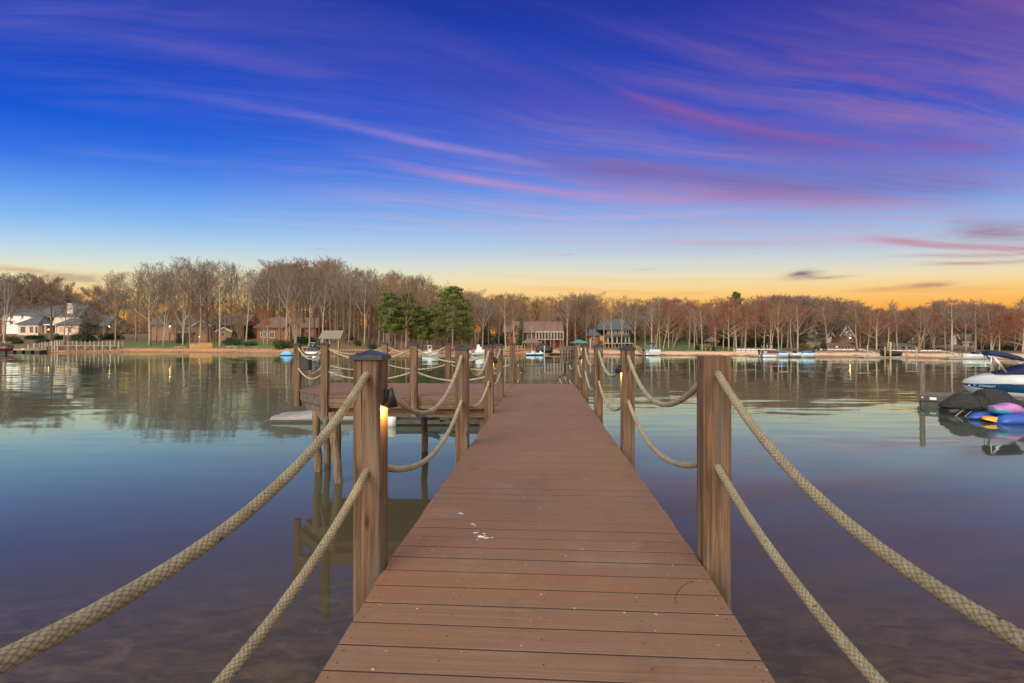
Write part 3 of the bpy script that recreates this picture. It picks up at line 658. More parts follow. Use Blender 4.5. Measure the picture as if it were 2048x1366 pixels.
M['leafdk']=nm('dark evergreen leaves',(.018,.034,.016),(.04,.06,.025),.9,rough=.7,bump=0,spec=.2,rv=.2)
M['leafbr']=nm('brown shrub leaves',(.13,.07,.03),(.09,.06,.025),.9,rough=.8,bump=0,spec=.2,rv=.2)
M['leafol']=nm('olive shrub leaves',(.13,.1,.03),(.09,.085,.03),.9,rough=.8,bump=0,spec=.2,rv=.2)
def rdir(r): 
    z=r.uniform(-1,1); a=r.uniform(0,2*PI); q=math.sqrt(1-z*z); return Vector((q*math.cos(a),q*math.sin(a),z))
def bare_tree(seed,fork=.35,n1=9,spread=.6,ascend=1.0,l1=.5,multi=1,dens=1.,round_=0.,tw=.0011):
    """leafless tree one unit tall: (trunk mesh builder, crown mesh builder)"""
    r=random.Random(seed); tr,cr=MB(),MB()
    def twig(p,d,L,wd):
        s_=d.cross(rdir(r)).normalized()*wd; e=p+d*L+rdir(r)*L*.15
        cr.add([p-s_,p+s_,e],[(0,1,2)])
    def grow(p,d,L,rad,lv):
        seg=4 if lv<2 else 3; pts=[p]; rads=[rad]; q=p.copy(); dd=d.copy()
        for i in range(seg):
            dd=(dd+rdir(r)*.16+Vector((0,0,.10*ascend if lv<3 else .05))).normalized(); q=q+dd*L/seg; pts.append(q.copy()); rads.append(rad*(1-.75*(i+1)/seg))
        (tr if lv<2 else cr).tube(pts,rads,(6,5,4,3)[lv],0,False)
        def along(f):
            x=f*seg; i=min(int(x),seg-1); return pts[i].lerp(pts[i+1],x-i),(pts[i+1]-pts[i]).normalized()
        if lv<3:
            nk=int((6,6,5)[lv]*dens+r.random())
            for k in range(nk):
                f=lerp(.25,1.,(k+r.random())/nk); pp,dv=along(f)
                side=dv.cross(rdir(r)).normalized()
                nd=(dv*r.uniform(.55,1.)+side*r.uniform(.5,.95)*(spread+.35)+Vector((0,0,.22*ascend))).normalized()
                grow(pp,nd,L*lerp(.62,.38,f)*r.uniform(.8,1.15),max(rads[0]*lerp(.55,.3,f),.0009),lv+1)
        else:
            for k in range(int(4*dens)):
                pp,dv=along(r.uniform(.2,1.)); twig(pp,(dv+rdir(r)*.75+Vector((0,0,.15))).normalized(),L*r.uniform(.5,.95),tw)
    for mth in range(multi):
        lean=Vector((r.uniform(-1,1),r.uniform(-1,1),0))*(.05 if multi==1 else .28)
        h=.93 if not round_ else .8; pts=[];rads=[]; rb_=.014 if multi==1 else .011
        wob=r.uniform(0,6)
        for i in range(9):
            f=i/8; pts.append(Vector((0,0,f*h))+lean*f**1.3+Vector((.006*math.sin(f*7+wob),.006*math.cos(f*5+wob),0))); rads.append(rb_*(1.25 if i==0 else 1)*(1-.82*f))
        pts[0].z=-.02; tr.tube(pts,rads,8)
        nn_=n1 if multi==1 else max(4,n1//2)
        for k in range(nn_):
            f=lerp(fork,.97,(k+r.uniform(.1,.9))/nn_); x=f*8; i=min(int(x),7); p=pts[i].lerp(pts[i+1],x-i)
            a=k*2.4+r.uniform(-.5,.5); el_=lerp(.35,1.1,f)*ascend
            sp=spread*(1 if not round_ else 1.2)
            d=Vector((math.cos(a)*sp,math.sin(a)*sp,el_)).normalized()
            L=l1*lerp(1,.35,((f-fork)/(1-fork))**(1.4 if round_ else 1.))*r.uniform(.8,1.1)
            L=min(L,(1.0-p.z)/max(d.z,.25)*.95)
            grow(p,d,L,rads[i]*.55,1 if True else 0)
    zz=max(v[2] for v in cr.v)
    for mb in (tr,cr): mb.v=[(x/zz,y/zz,z/zz if z>0 else z) for x,y,z in mb.v]
    return tr,cr
VAR={}
spec={'vase1':dict(seed=1,fork=.34,n1=13,spread=.66,ascend=.95,l1=.42),'vase2':dict(seed=2,fork=.4,n1=12,spread=.6,ascend=1.0,l1=.42),'vase3':dict(seed=13,fork=.3,n1=14,spread=.75,ascend=.9,l1=.42),
 'tall1':dict(seed=4,fork=.5,n1=11,spread=.62,ascend=.95,l1=.31),'tall2':dict(seed=5,fork=.55,n1=10,spread=.7,ascend=.85,l1=.29),'tall3':dict(seed=15,fork=.46,n1=12,spread=.58,ascend=1.,l1=.32),
 'round1':dict(seed=6,fork=.22,n1=15,spread=.85,ascend=.75,l1=.46,round_=1,dens=1.25,tw=.0019),'round2':dict(seed=7,fork=.28,n1=14,spread=.8,ascend=.8,l1=.44,round_=1,dens=1.25,tw=.0019),'round3':dict(seed=8,fork=.25,n1=14,spread=.95,ascend=.6,l1=.46,round_=1,dens=1.25,tw=.0019),
 'multi1':dict(seed=9,fork=.3,n1=14,spread=.6,ascend=1.,l1=.4,multi=3),'multi2':dict(seed=10,fork=.3,n1=14,spread=.6,ascend=1.,l1=.38,multi=2)}
for k,v in spec.items():
    tr,cr=bare_tree(**v); VAR[k]=(tr.mesh('trunk'),cr.mesh('crown'))
    j=MB(); j.v=tr.v+cr.v; o_=len(tr.v); j.f=tr.f+[tuple(i+o_ for i in f) for f in cr.f]; j.m=[0]*len(tr.f)+[1]*len(cr.f); j.sm=tr.sm+cr.sm; VAR[k+'_one']=j.mesh('far_tree')
for k,(v) in VAR.items():
    for me in (v if isinstance(v,tuple) else [v]):
        me.materials.append(None)
        if not isinstance(v,tuple): me.materials.append(None)
def slotmat(o,i,m): o.material_slots[i].link='OBJECT'; o.material_slots[i].material=m
TREES=[]
SKY=[(-300,560),(0,552),(40,546),(90,545),(130,568),(158,606),(190,600),(215,552),(240,536),(285,516),(320,538),(350,521),(385,514),(430,519),(470,519),(508,546),(540,520),(580,520),(645,513),(690,525),(740,541),(800,541),(850,556),(900,575),(940,580),(980,584),(1024,586),(1090,590),(1160,582),(1210,590),(1260,598),(1290,596),(1340,592),(1385,600),(1420,600),(1470,588),(1540,591),(1600,588),(1650,590),(1700,604),(1740,616),(1780,620),(1810,612),(1860,606),(1905,597),(1940,605),(1970,602),(2000,615),(2048,620),(2400,620)]
def tree(px,Y,top,var,barkm,twm,label,group,wide=1.,far=False,lean=0.):
    p=at(px,684,Y); z0=gz(p.x,Y)-.05; H=(EYE+(684-top)*Y/1000)-z0
    rot=rnd.uniform(0,6.28); s_=(H*wide*rnd.uniform(.88,1.12),)*2+(H,)
    if far:
        o=bpy.data.objects.new('bare_tree',VAR[var+'_one']); C.objects.link(o); slotmat(o,0,barkm); slotmat(o,1,twm)
    else:
        o=bpy.data.objects.new('bare_tree',None); C.objects.link(o)
        for nme,me,mm in (('trunk',VAR[var][0],barkm),('crown',VAR[var][1],twm)):
            c=bpy.data.objects.new(nme,me); C.objects.link(c); c.parent=o; slotmat(c,0,mm)
    o.location=(p.x,Y,z0); o.scale=s_; o.rotation_euler=(0,lean,rot if not lean else 0)
    tag(o,label,'tree',group); TREES.append((px,o)); return o
def pick(*a): return rnd.choice(a)
GF='bare trees along the far shore'
ORD=['first','second','third','fourth','fifth','sixth','seventh','eighth','ninth','tenth','eleventh','twelfth','thirteenth','fourteenth','fifteenth','sixteenth','seventeenth','eighteenth','nineteenth','twentieth','twenty-first','twenty-second','twenty-third','twenty-fourth','twenty-fifth','twenty-sixth','twenty-seventh','twenty-eighth','twenty-ninth','thirtieth','thirty-first','thirty-second','thirty-third','thirty-fourth','thirty-fifth','thirty-sixth','thirty-seventh','thirty-eighth','thirty-ninth','fortieth']
def zone(lst,desc,where):
    for i,a in enumerate(sorted(lst,key=lambda q:q[0])):
        px,v,top,var,bk,tw=a[:6]; wide=a[6] if len(a)>6 else 1.; lean=a[7] if len(a)>7 else 0.
        Y=solveY(px,v)
        tree(px,Y,top,var,M[bk],M[tw],f'bare {desc[a[3][:4]]}, {ORD[i]} from left {where}',GF,wide,False,lean)
DS={'vase':'tree with rising limbs','mult':'tree with several trunks','roun':'tree with a rounded crown','tall':'tall slender tree'}
# in front of the cream house and the tan brick house
zone([(8,9,548,'multi1','barkpale','twgrey'),(-40,14,556,'round1','bark','twgrey'),(104,10,546,'round2','barkdark','twbrown'),(129,9,572,'multi2','bark','twgrey'),(62,60,548,'round3','bark','twgrey'),(150,66,604,'round1','bark','twgrey')],DS,'in front of the cream house')
zone([(208,24,598,'round3','barkpale','twbrown',.9),(232,8,548,'vase3','bark','twgrey',.85),(271,18,530,'vase1','bark','twgrey',.9),(298,9,518,'vase3','barkpale','twgrey'),(311,14,536,'vase2','bark','twgrey'),(327,7,566,'multi2','barkpale','twbrown'),(345,26,524,'vase1','bark','twgrey'),(366,6,560,'multi1','barkpale','twbrown',.8),(381,9,517,'vase2','bark','twgrey',.9),(401,10,530,'tall1','barkpale','twgrey',.9),(417,12,514,'vase1','barkdark','twgrey'),(433,20,521,'vase3','bark','twgrey',.9),(441,6,535,'tall2','barkpale','twgrey',.9),(462,22,519,'vase2','bark','twgrey',.9),(476,30,524,'vase1','bark','twgrey',.8),(493,10,536,'tall3','barkpale','twgrey',.8),(318,12,604,'multi2','bark','twbrown',1.1),(352,14,612,'multi1','bark','twbrown',1.1),(392,15,600,'round2','bark','twbrown',.9),(426,13,606,'multi2','bark','twtan',1.1),(452,14,598,'round1','bark','twbrown',.9),(478,12,612,'multi1','bark','twbrown',1.)],DS,'in front of the tan brick house')
# dense tall stand
l=[(527,9,612,'round2','barkpale','rust',.7),(535,11,540,'tall1','barkpale','twgrey'),(560,14,522,'vase2','bark','twbrown'),(592,5,596,'multi1','barkpale','twtan',.9)]
px=571
while px<900:
    base=interp(SKY,px); l.append((px,rnd.uniform(6,34),base+rnd.choice([2,8,16,26,40]),pick('tall1','tall2','tall3','vase1','vase2'),pick('bark','bark','barkpale','barkdark'),pick('twgrey','twgrey','twgrey','twbrown','twtan'),rnd.uniform(.75,1.05))); px+=rnd.uniform(7,11.5)
zone(l[:20],{**DS,'roun':'small tree holding rusty leaves'},'in the stand left of the pines'); zone(l[20:],DS,'in the stand around the pines')
l=[]; px=905
while px<1258:
    base=interp(SKY,px); l.append((px,rnd.uniform(8,30),base+rnd.choice([0,8,16,30,40]),pick('tall1','tall3','tall2','vase2'),pick('bark','barkpale','bark'),pick('twgrey','twbrown','twtan','twtan'),rnd.uniform(.9,1.2))); px+=rnd.uniform(13,21)
l+=[(1137,44,588,'round1','bark','twtan',1.3),(1153,46,590,'round2','bark','twtan',1.25),(1178,42,598,'round3','bark','twtan',1.2),(1112,48,592,'round2','bark','twtan',1.3)]
zone(l,DS,'by the brick houses')
l=[(x,11+rnd.uniform(0,6),t_,v,'barkpale',tw,wd,ln) for x,t_,v,tw,wd,ln in
 [(1270,602,'vase1','twgrey',.8,0),(1290,640,'tall2','twbrown',.8,0),(1303,600,'vase2','twgrey',.8,0),(1312,618,'tall1','twtan',.9,.12),(1320,594,'vase3','twgrey',.9,0),(1326,622,'tall3','twbrown',.8,.14),(1337,596,'round2','twred',.9,0),(1345,640,'multi2','twtan',.8,.3),(1378,606,'tall1','twbrown',.9,0),(1388,612,'vase1','twbrown',.8,0),(1405,606,'vase2','twtan',.9,0),(1432,606,'multi2','twtan',.8,-.12),(1446,600,'vase1','twbrown',.9,0),(1457,598,'round2','twred',.9,0),(1467,606,'vase3','twbrown',.8,0),(1472,593,'round1','twtan',1,0),(1490,604,'multi1','twred',.8,0),(1511,598,'tall3','twbrown',.9,0),(1528,600,'round3','twred',.9,0),(1541,603,'multi1','twred',.9,0),(1557,600,'vase3','twtan',.9,0),(1562,606,'vase2','twbrown',.9,0)]]
zone(l,{**DS,'mult':'pale tree forked near its foot','tall':'slender pale tree','vase':'pale tree with rising limbs'},'along the pale beach')
l=[]
for x,t_,v,tw,wd in [(1574,608,'vase1','twbrown',1.),(1583,606,'tall1','twbrown',1.1),(1596,600,'vase3','twred',1.),(1654,604,'tall3','twbrown',1.2),(1714,614,'tall2','twbrown',1.2),(1736,622,'multi2','twtan',.9),(1752,620,'vase3','twred',1.1),(1776,626,'tall3','twbrown',1.2)]:
    l.append((x,10+rnd.uniform(0,8),t_-4,v,'bark' if x%3 else 'barkpale',tw,wd*1.15))
zone(l,DS,'around the sage and white houses')
l=[]
for x,t_,v,tw,wd in [(1796,622,'tall1','twbrown',1.2),(1838,616,'multi2','twbrown',1.),(1868,620,'multi1','twbrown',.9),(1891,616,'vase3','twred',1.1),(1905,602,'tall2','twgrey',1.2),(1933,608,'vase3','twgrey',1.1),(1952,602,'tall1','twgrey',1.3),(1963,628,'multi2','twtan',.9),(1983,622,'multi1','twbrown',1.),(1998,626,'round2','twred',1.),(2030,626,'multi2','twred',1.1),(2046,626,'round1','twred',1.1),(2075,622,'round2','twbrown',1.1)]:
    l.append((x,10+rnd.uniform(0,8),t_-6,v,'bark' if x%3 else 'barkpale',tw,wd*1.15))
zone(l,DS,'around the slate-roofed white house')
# the wood behind: past the trees one can tell apart it is one mass
import numpy as np
def arr(me):
    v=np.empty(len(me.vertices)*3,np.float32); me.vertices.foreach_get('co',v); ls=np.empty(len(me.polygons),np.int32); me.polygons.foreach_get('loop_total',ls)
    li=np.empty(len(me.loops),np.int32); me.loops.foreach_get('vertex_index',li); mi=np.empty(len(me.polygons),np.int32); me.polygons.foreach_get('material_index',mi); return v.reshape(-1,3),ls,li,mi
ARR={k:arr(m) for k,m in VAR.items() if k.endswith('_one')}
bv,bl,bi_,bm=[],[],[],[]; off=0
TWI={'twgrey':1,'twbrown':2,'twtan':3,'twred':4}
for x0,x1,step,vs,tws,lo_,hi_,drop in [(-750,-200,14,('round1','round2','vase3'),('twgrey','twgrey','twbrown'),20,80,14),(2250,2900,12,('round1','round2','round3'),('twgrey','twbrown','twbrown','twred'),24,80,18),(-200,205,8,('round1','round2','vase3'),('twgrey','twgrey','twbrown'),44,90,14),(205,500,13,('vase1','vase2','vase3','round2'),('twgrey','twgrey','twbrown'),40,90,64),
        (500,905,4.6,('tall3','vase1','vase2','round2','vase3'),('twgrey','twgrey','twbrown'),36,90,46),(905,1265,5.5,('vase1','vase3','round1','round2'),('twgrey','twtan','twbrown'),36,85,26),
        (1255,1590,4.6,('round1','round2','round3','vase1'),('twgrey','twgrey','twbrown','twred'),30,85,20),(1590,2250,5.5,('round1','round2','round3'),('twgrey','twbrown','twbrown','twred'),32,85,18)]:
    x=x0
    while x<x1:
        v=rnd.uniform(lo_,hi_); Y=solveY(x,v)
        if x<205: Y=max(Y,188)
        if 300<x<490: Y=max(Y,172)
        top=interp(SKY,x)+3*math.sin(x*.11)+rnd.choice([-2,3,.5*drop,.8*drop,1.2*drop,1.7*drop]); p=at(x,684,Y); z0=gz(p.x,Y)-.05; H=EYE+(684-top)*Y/1000-z0
        V,ls,li,mi=ARR[rnd.choice(vs)+'_one']; an=rnd.uniform(0,6.28); ws=H*rnd.uniform(.9,1.5); ca,sa=math.cos(an),math.sin(an)
        bv.append(np.stack([(V[:,0]*ca-V[:,1]*sa)*ws+p.x,(V[:,0]*sa+V[:,1]*ca)*ws+Y,V[:,2]*H+z0],1)); bl.append(ls); bi_.append(li+off); bm.append(np.where(mi==0,0,TWI[rnd.choice(tws)])); off+=len(V)
        x+=step*rnd.uniform(.7,1.3)
bv=np.concatenate(bv); bl=np.concatenate(bl); bi_=np.concatenate(bi_); bm=np.concatenate(bm)
me=bpy.data.meshes.new('distant_woods'); me.vertices.add(len(bv)); me.vertices.foreach_set('co',bv.ravel()); me.loops.add(len(bi_)); me.loops.foreach_set('vertex_index',bi_)
me.polygons.add(len(bl)); st_=np.zeros(len(bl),np.int32); st_[1:]=np.cumsum(bl)[:-1]; me.polygons.foreach_set('loop_start',st_); me.polygons.foreach_set('material_index',bm.astype(np.int32)); me.update(calc_edges=True)
for k in ('bark','twgrey','twbrown','twtan','twred'): me.materials.append(M[k])
o=bpy.data.objects.new('distant_woods',me); C.objects.link(o); tag(o,'leafless grey-brown wood standing behind the shore houses','woods',kind='stuff')
# understorey of leafless brush, uncountable
BT=[(x,solveY(x,46)-46) for x in range(-720,2820,20)]
def BY(x): return interp(BT,x)
mb=MB(); r=random.Random(5); vs=[];fs=[]
for i in range(190000):
    px=r.uniform(-700,2800); v=r.uniform(42,100); Y=BY(px)+v
    if px<215: Y=max(Y,182+r.uniform(0,40))
    if 290<px<500: Y=max(Y,168+r.uniform(0,40))
    x=(px-1024)*Y/1000; hmax=interp([(-300,8),(200,8),(300,13),(500,15),(540,19),(880,18),(950,12),(1250,10),(1600,9),(2400,8)],px)
    z=gz(x,Y)+hmax*r.random()**1.1*(0.6+.4*math.sin(px*.05)+.25*math.sin(px*.17)); L=r.uniform(.6,2.2); wd=r.uniform(.04,.11); a=r.uniform(0,6.28)
    d_=Vector((math.cos(a)*.6,math.sin(a)*.3,r.uniform(.2,1))).normalized()*L; s_=Vector((d_.z,r.uniform(-.4,.4)*L,-d_.x)).normalized()*wd
    p=Vector((x,Y,z)); vs+=[p-s_,p+s_,p+d_]; fs.append((3*i,3*i+1,3*i+2))
mb.add(vs,fs); single('woodland_brush',mb,M['twbrown'],'leafless brown brush filling the wood behind the houses','brush',kind='stuff')

# ---------------------------------------------------------------- evergreens, shrubs, reeds
def leaves(mb,c,rx,ry,rz,n,size,r,shell=.55,m=0):
    for _ in range(n):
        d=rdir(r); k=r.uniform(shell,1.)*(1+.18*math.sin(d.x*5+c[0])*math.cos(d.z*6+c[1]*3)); p=Vector((c[0]+d.x*rx*k,c[1]+d.y*ry*k,c[2]+d.z*rz*k))
        u=rdir(r); w_=u.cross(rdir(r)).normalized(); s_=size*r.uniform(.6,1.3)
        mb.add([p-u*s_*.7,p+w_*s_*.4,p+u*s_*.7,p-w_*s_*.4],[(0,1,2,3)],m)
BUSH=[]
for sd in range(4):
    r=random.Random(40+sd); mb=MB()
    for k in range(7): a=r.uniform(0,6.28); q=r.uniform(0,.55); leaves(mb,(q*math.cos(a),q*math.sin(a),r.uniform(.3,.6)),.5,.5,.42,260,.09,r)
    mb.v=[(x,y,max(z,0.)) for x,y,z in mb.v]; me=mb.mesh('bush'); me.materials.append(None); BUSH.append(me)
def bush(px,pyb,pyt,wpx,Y,mat,label,name='shrub',cat='shrub',group=None,dep=1.):
    p=at(px,pyb,Y); o=bpy.data.objects.new(name,rnd.choice(BUSH)); C.objects.link(o); slotmat(o,0,M[mat])
    o.location=(p.x,Y,min(p.z,gz(p.x,Y))-.1); o.scale=(wpx*Y/2000,wpx*Y/2000*dep,((EYE+(684-pyt)*Y/1000)-o.location.z)/1.0); o.rotation_euler=(0,0,rnd.uniform(-.3,.3))
    return tag(o,label,cat,group)
GB='shrubs on the far shore'
for a in [(33,692,679,30,140,'leaf','low green shrub on the lawn by the moored red boat'),(20,690,672,40,147,'leafbr','brown-green shrub left of the cream house'),(70,680,670,44,152,'leafdk','dark clipped shrub row before the left wing of the cream house'),(88,688,677,38,145,'leaf','low green shrub at the head of the post pier'),(118,683,670,30,152,'leafdk','dark shrub under the middle windows of the cream house'),(152,686,666,34,150,'leafol','olive shrub left of the blue spruce foot'),(179,684,671,28,149,'leaf','bright green shrub at the foot of the blue spruce'),(222,681,667,50,155,'leafdk','long dark shrub beside the garage of the cream house'),
          (466,692,673,44,140,'leaf','large green shrub before the right end of the tan brick house'),(500,693,684,34,137,'leaf','low spreading green shrub left of the rusty tree'),(505,676,660,34,158,'leafdk','dark evergreen shrub between the two left brick houses'),(362,685,674,20,148,'leafdk','dark shrub under the balcony of the tan brick house'),(565,690,680,44,128,'leaf','wide green shrub on the bank behind the blue tarp'),(610,686,670,60,135,'leafdk','dark evergreen shrub behind the turquoise bimini'),(715,690,682,18,130,'leaf','small green shrub left of the pines'),(744,694,686,22,122,'leaf','round green shrub on the clay bank right of the log pier'),(700,684,673,30,150,'leafdk','dark shrub in the shade of the tall stand'),
          (1340,697,672,70,150,'leafdk','dark evergreen thicket behind the beach lawn, left part'),(1280,690,668,60,160,'leafdk','dark evergreen thicket right of the tan brick porch'),(1400,699,674,60,140,'leafdk','dark evergreen thicket behind the beach lawn, middle part'),(1394,703,690,16,112,'leafdk','black-green shrub left of the olive canopy'),(1428,704,693,10,107,'leafdk','small dark clipped shrub beside the olive canopy'),(1455,700,672,50,132,'leafdk','dark evergreen thicket behind the beach lawn, right part'),(1520,704,672,56,125,'leafdk','dark evergreen mass left of the sage house'),(1560,704,678,34,118,'leafdk','dark evergreen shrub behind the moored boats'),(1610,704,684,26,104,'leafol','golden olive shrub beside the sage house'),(1648,700,684,16,104,'leafdk','tall clipped dark shrub right of the sage wall'),(1632,700,695,14,106,'leafdk','low dark mound under the sage wall'),(1754,702,694,12,110,'leafdk','small dark shrub beside the second white railing'),(1775,702,693,14,112,'leafdk','small round shrub between the two white porches'),(1860,704,691,26,108,'leafdk','dark shrub before the dark-roofed gables'),(1884,704,692,24,106,'leafdk','dark shrub left of the open pavilion'),(1975,706,684,44,100,'leafdk','dark green hedge mass right of the slate-roofed house'),(2020,706,688,44,97,'leafdk','dark hedge behind the navy bimini'),(1170,694,684,22,130,'leaf','green shrub behind the green boat canopy'),(1003,690,668,30,140,'leafdk','dark evergreen shrub left of the brown-roofed brick house')]: bush(*a,group=GB)
# blue spruce
def cone_tree(name,px,pyb,pyt,wpx,Y,mat,label,cat,layers=15,seed=1,start=.06):
    p=at(px,pyb,Y); z0=gz(p.x,Y); H=EYE+(684-pyt)*Y/1000-z0; W=wpx*Y/2000; r=random.Random(seed)
    o=thing(name,label,cat,(p.x,Y,z0))
    mb=MB(); mb.tube([(0,0,-.2),(0,0,H*.95)],[H*.018,.02],8); part('trunk',mb,M['barkdark'],o,True)
    mb=MB()
    for i in range(layers):
        f=i/(layers-1); z=H*lerp(start,.97,f); rad=W*(1-f)**.85*r.uniform(.9,1.08)+.12
        nb_=int(lerp(13,4,f))
        for k in range(nb_):
            a=2*PI*k/nb_+r.uniform(-.2,.2)+i; L=rad*r.uniform(.8,1.1)
            for j in range(max(3,int(L*5))):
                q=(j+1)/max(3,int(L*5)); c=(math.cos(a)*L*q,math.sin(a)*L*q,z-L*.16*q*q+H*.012)
                leaves(mb,c,.34,.34,.18,20,.2,r,.1)
    part('crown',mb,M[mat],o,True); return o
cone_tree('spruce_tree',172,680,627,33,148,'spruce','blue-green spruce in front of the cream house','tree')
def pine(px,pyt,wpx,Y,label,seed,start=.3,dens=1.,pxm=0):
    p=at(px,684,Y); z0=gz(p.x,Y); H=EYE+(684-pyt)*Y/1000-z0; W=wpx*Y/2000; r=random.Random(seed)
    o=thing('pine_tree',label,'tree',(p.x,Y,z0),'pines on the far shore')
    mb=MB(); mb.tube([(0,0,-.2),(.1,0,H*.5),(0,.05,H*.97)],[H*.015,H*.011,.03],8)
    cr=MB()
    nb_=int(34*dens)
    for i in range(nb_):
        f=lerp(start,1.,(i+r.random())/nb_); z=H*f; a=i*2.4+r.uniform(-.5,.5)
        L=W*(math.sin(min(1,(1-f)/(1-start)*1.15+.12)*PI*.62))*r.uniform(.65,1.1)
        e=Vector((math.cos(a)*L,math.sin(a)*L,z+L*.12)); mb.tube([(0,0,z-.2),tuple(e*.6+Vector((0,0,z*.4-.1))),tuple(e)],[.05,.04,.02],4,0,False)
        for j in range(3):
            q=lerp(.5,1.05,j/2); c=(e.x*q,e.y*q,z+(e.z-z)*q+r.uniform(-.1,.25)); leaves(cr,c,.95*r.uniform(.7,1.2),.9,.5,105,.24,r,.1)
    part('trunk',mb,M['bark'],o,True); part('crown',cr,M['pine'],o,True)
pine(778,590,54,117,'pine with bushy bright green crown, leftmost pine on the shore',61,.3,1.2); pine(814,590,60,119,'pine between the leftmost pine and the broad pine',62,.36,1.2)
pine(905,578,76,116,'broad dark pine with clumped crown, right of the other pines',63,.33,1.5); pine(840,618,52,121,'lower pine half hidden left of the broad pine',64,.22,1.1); pine(868,622,54,122,'sparse lower pine beside the broad pine',65,.27,1.1); pine(925,626,44,124,'low pine tucked behind the right side of the broad pine',69,.22)
cone_tree('evergreen_tree',972,690,642,30,138,'leafdk','dark evergreen tree left of the brown-roofed brick house','tree',12,71); cone_tree('evergreen_tree',1042,692,640,18,134,'leaf','narrow green evergreen at the corner of the brown-roofed brick house','tree',13,72)
pine(1472,588,26,190,'dark flat-topped pine rising over the wood behind the beach',66,.55); pine(1392,622,20,165,'dark pine poking up behind the beach trees',67,.45); pine(345,624,40,172,'green pine top over the roof of the tan brick house',68,.6)
mb=MB(); r=random.Random(8)
for i in range(900):
    px=r.uniform(380,424); Y=shore(-80)+r.uniform(4.5,8); x=(px-1024)*Y/1000; z=gz(x,Y); h_=r.uniform(.8,1.7); q=r.uniform(-.25,.25)
    mb.add([(x-.03,Y,z),(x+.03,Y,z),(x+q,Y+r.uniform(-.2,.2),z+h_)],[(0,1,2)])
M['reed']=nm('dry reeds',(.55,.33,.14),(.4,.22,.09),2,bump=0); single('reeds',mb,M['reed'],'dry tan reeds on the clay bank below the tan brick house','reeds',kind='stuff')

mb=MB(); r=random.Random(21)
for i in range(520):
    px=r.choice([r.uniform(40,260),r.uniform(40,900),r.uniform(430,620)]); Y=solveY(px,r.uniform(.6,5.5)); x=(px-1024)*Y/1000; z=gz(x,Y); q=r.uniform(.08,.34)
    vs=[Vector((x,Y,z+q*.15))+Vector((d.x*q,d.y*q,d.z*q*.6))*r.uniform(.7,1.15) for d in [Vector((math.cos(a)*c,math.sin(a)*c,h)) for h,c in((-.7,.7),(.1,1.),(.75,.55)) for a in [k*PI/3 for k in range(6)]]]
    mb.add(vs,[(k+6*j,(k+1)%6+6*j,(k+1)%6+6*j+6,k+6*j+6) for j in (0,1) for k in range(6)]+[(12,13,14,15,16,17)])
M['rock']=nm('shore stone',(.42,.3,.2),(.2,.15,.11),.8,rough=.9,bump=.4,bd=.03); single('shore_stones',mb,M['rock'],'loose stones scattered along the clay bank','stones',kind='stuff')
for i,(x0,y0,x1,y1,v) in enumerate([(452,693,474,695,6),(350,698,372,699,5),(600,699,622,697,6)]):
    mb=MB(); a=at(x0,684,solveY(x0,v)); b_=at(x1,684,solveY(x1,v)); a.z=gz(a.x,a.y)+.12; b_.z=gz(b_.x,b_.y)+.2; mb.tube([a,a.lerp(b_,.5)+Vector((0,0,.1)),b_],[.16,.13,.06],8); mb.tube([a.lerp(b_,.6)+Vector((0,0,.08)),a.lerp(b_,.75)+Vector((0,-.3,.7))],[.07,.02],6)
    single('driftwood_log',mb,M['barkpale'],['pale driftwood log below the large green shrub','pale driftwood log below the tan brick balcony','pale driftwood log on the bank behind the turquoise bimini'][i],'log','driftwood on the clay bank')
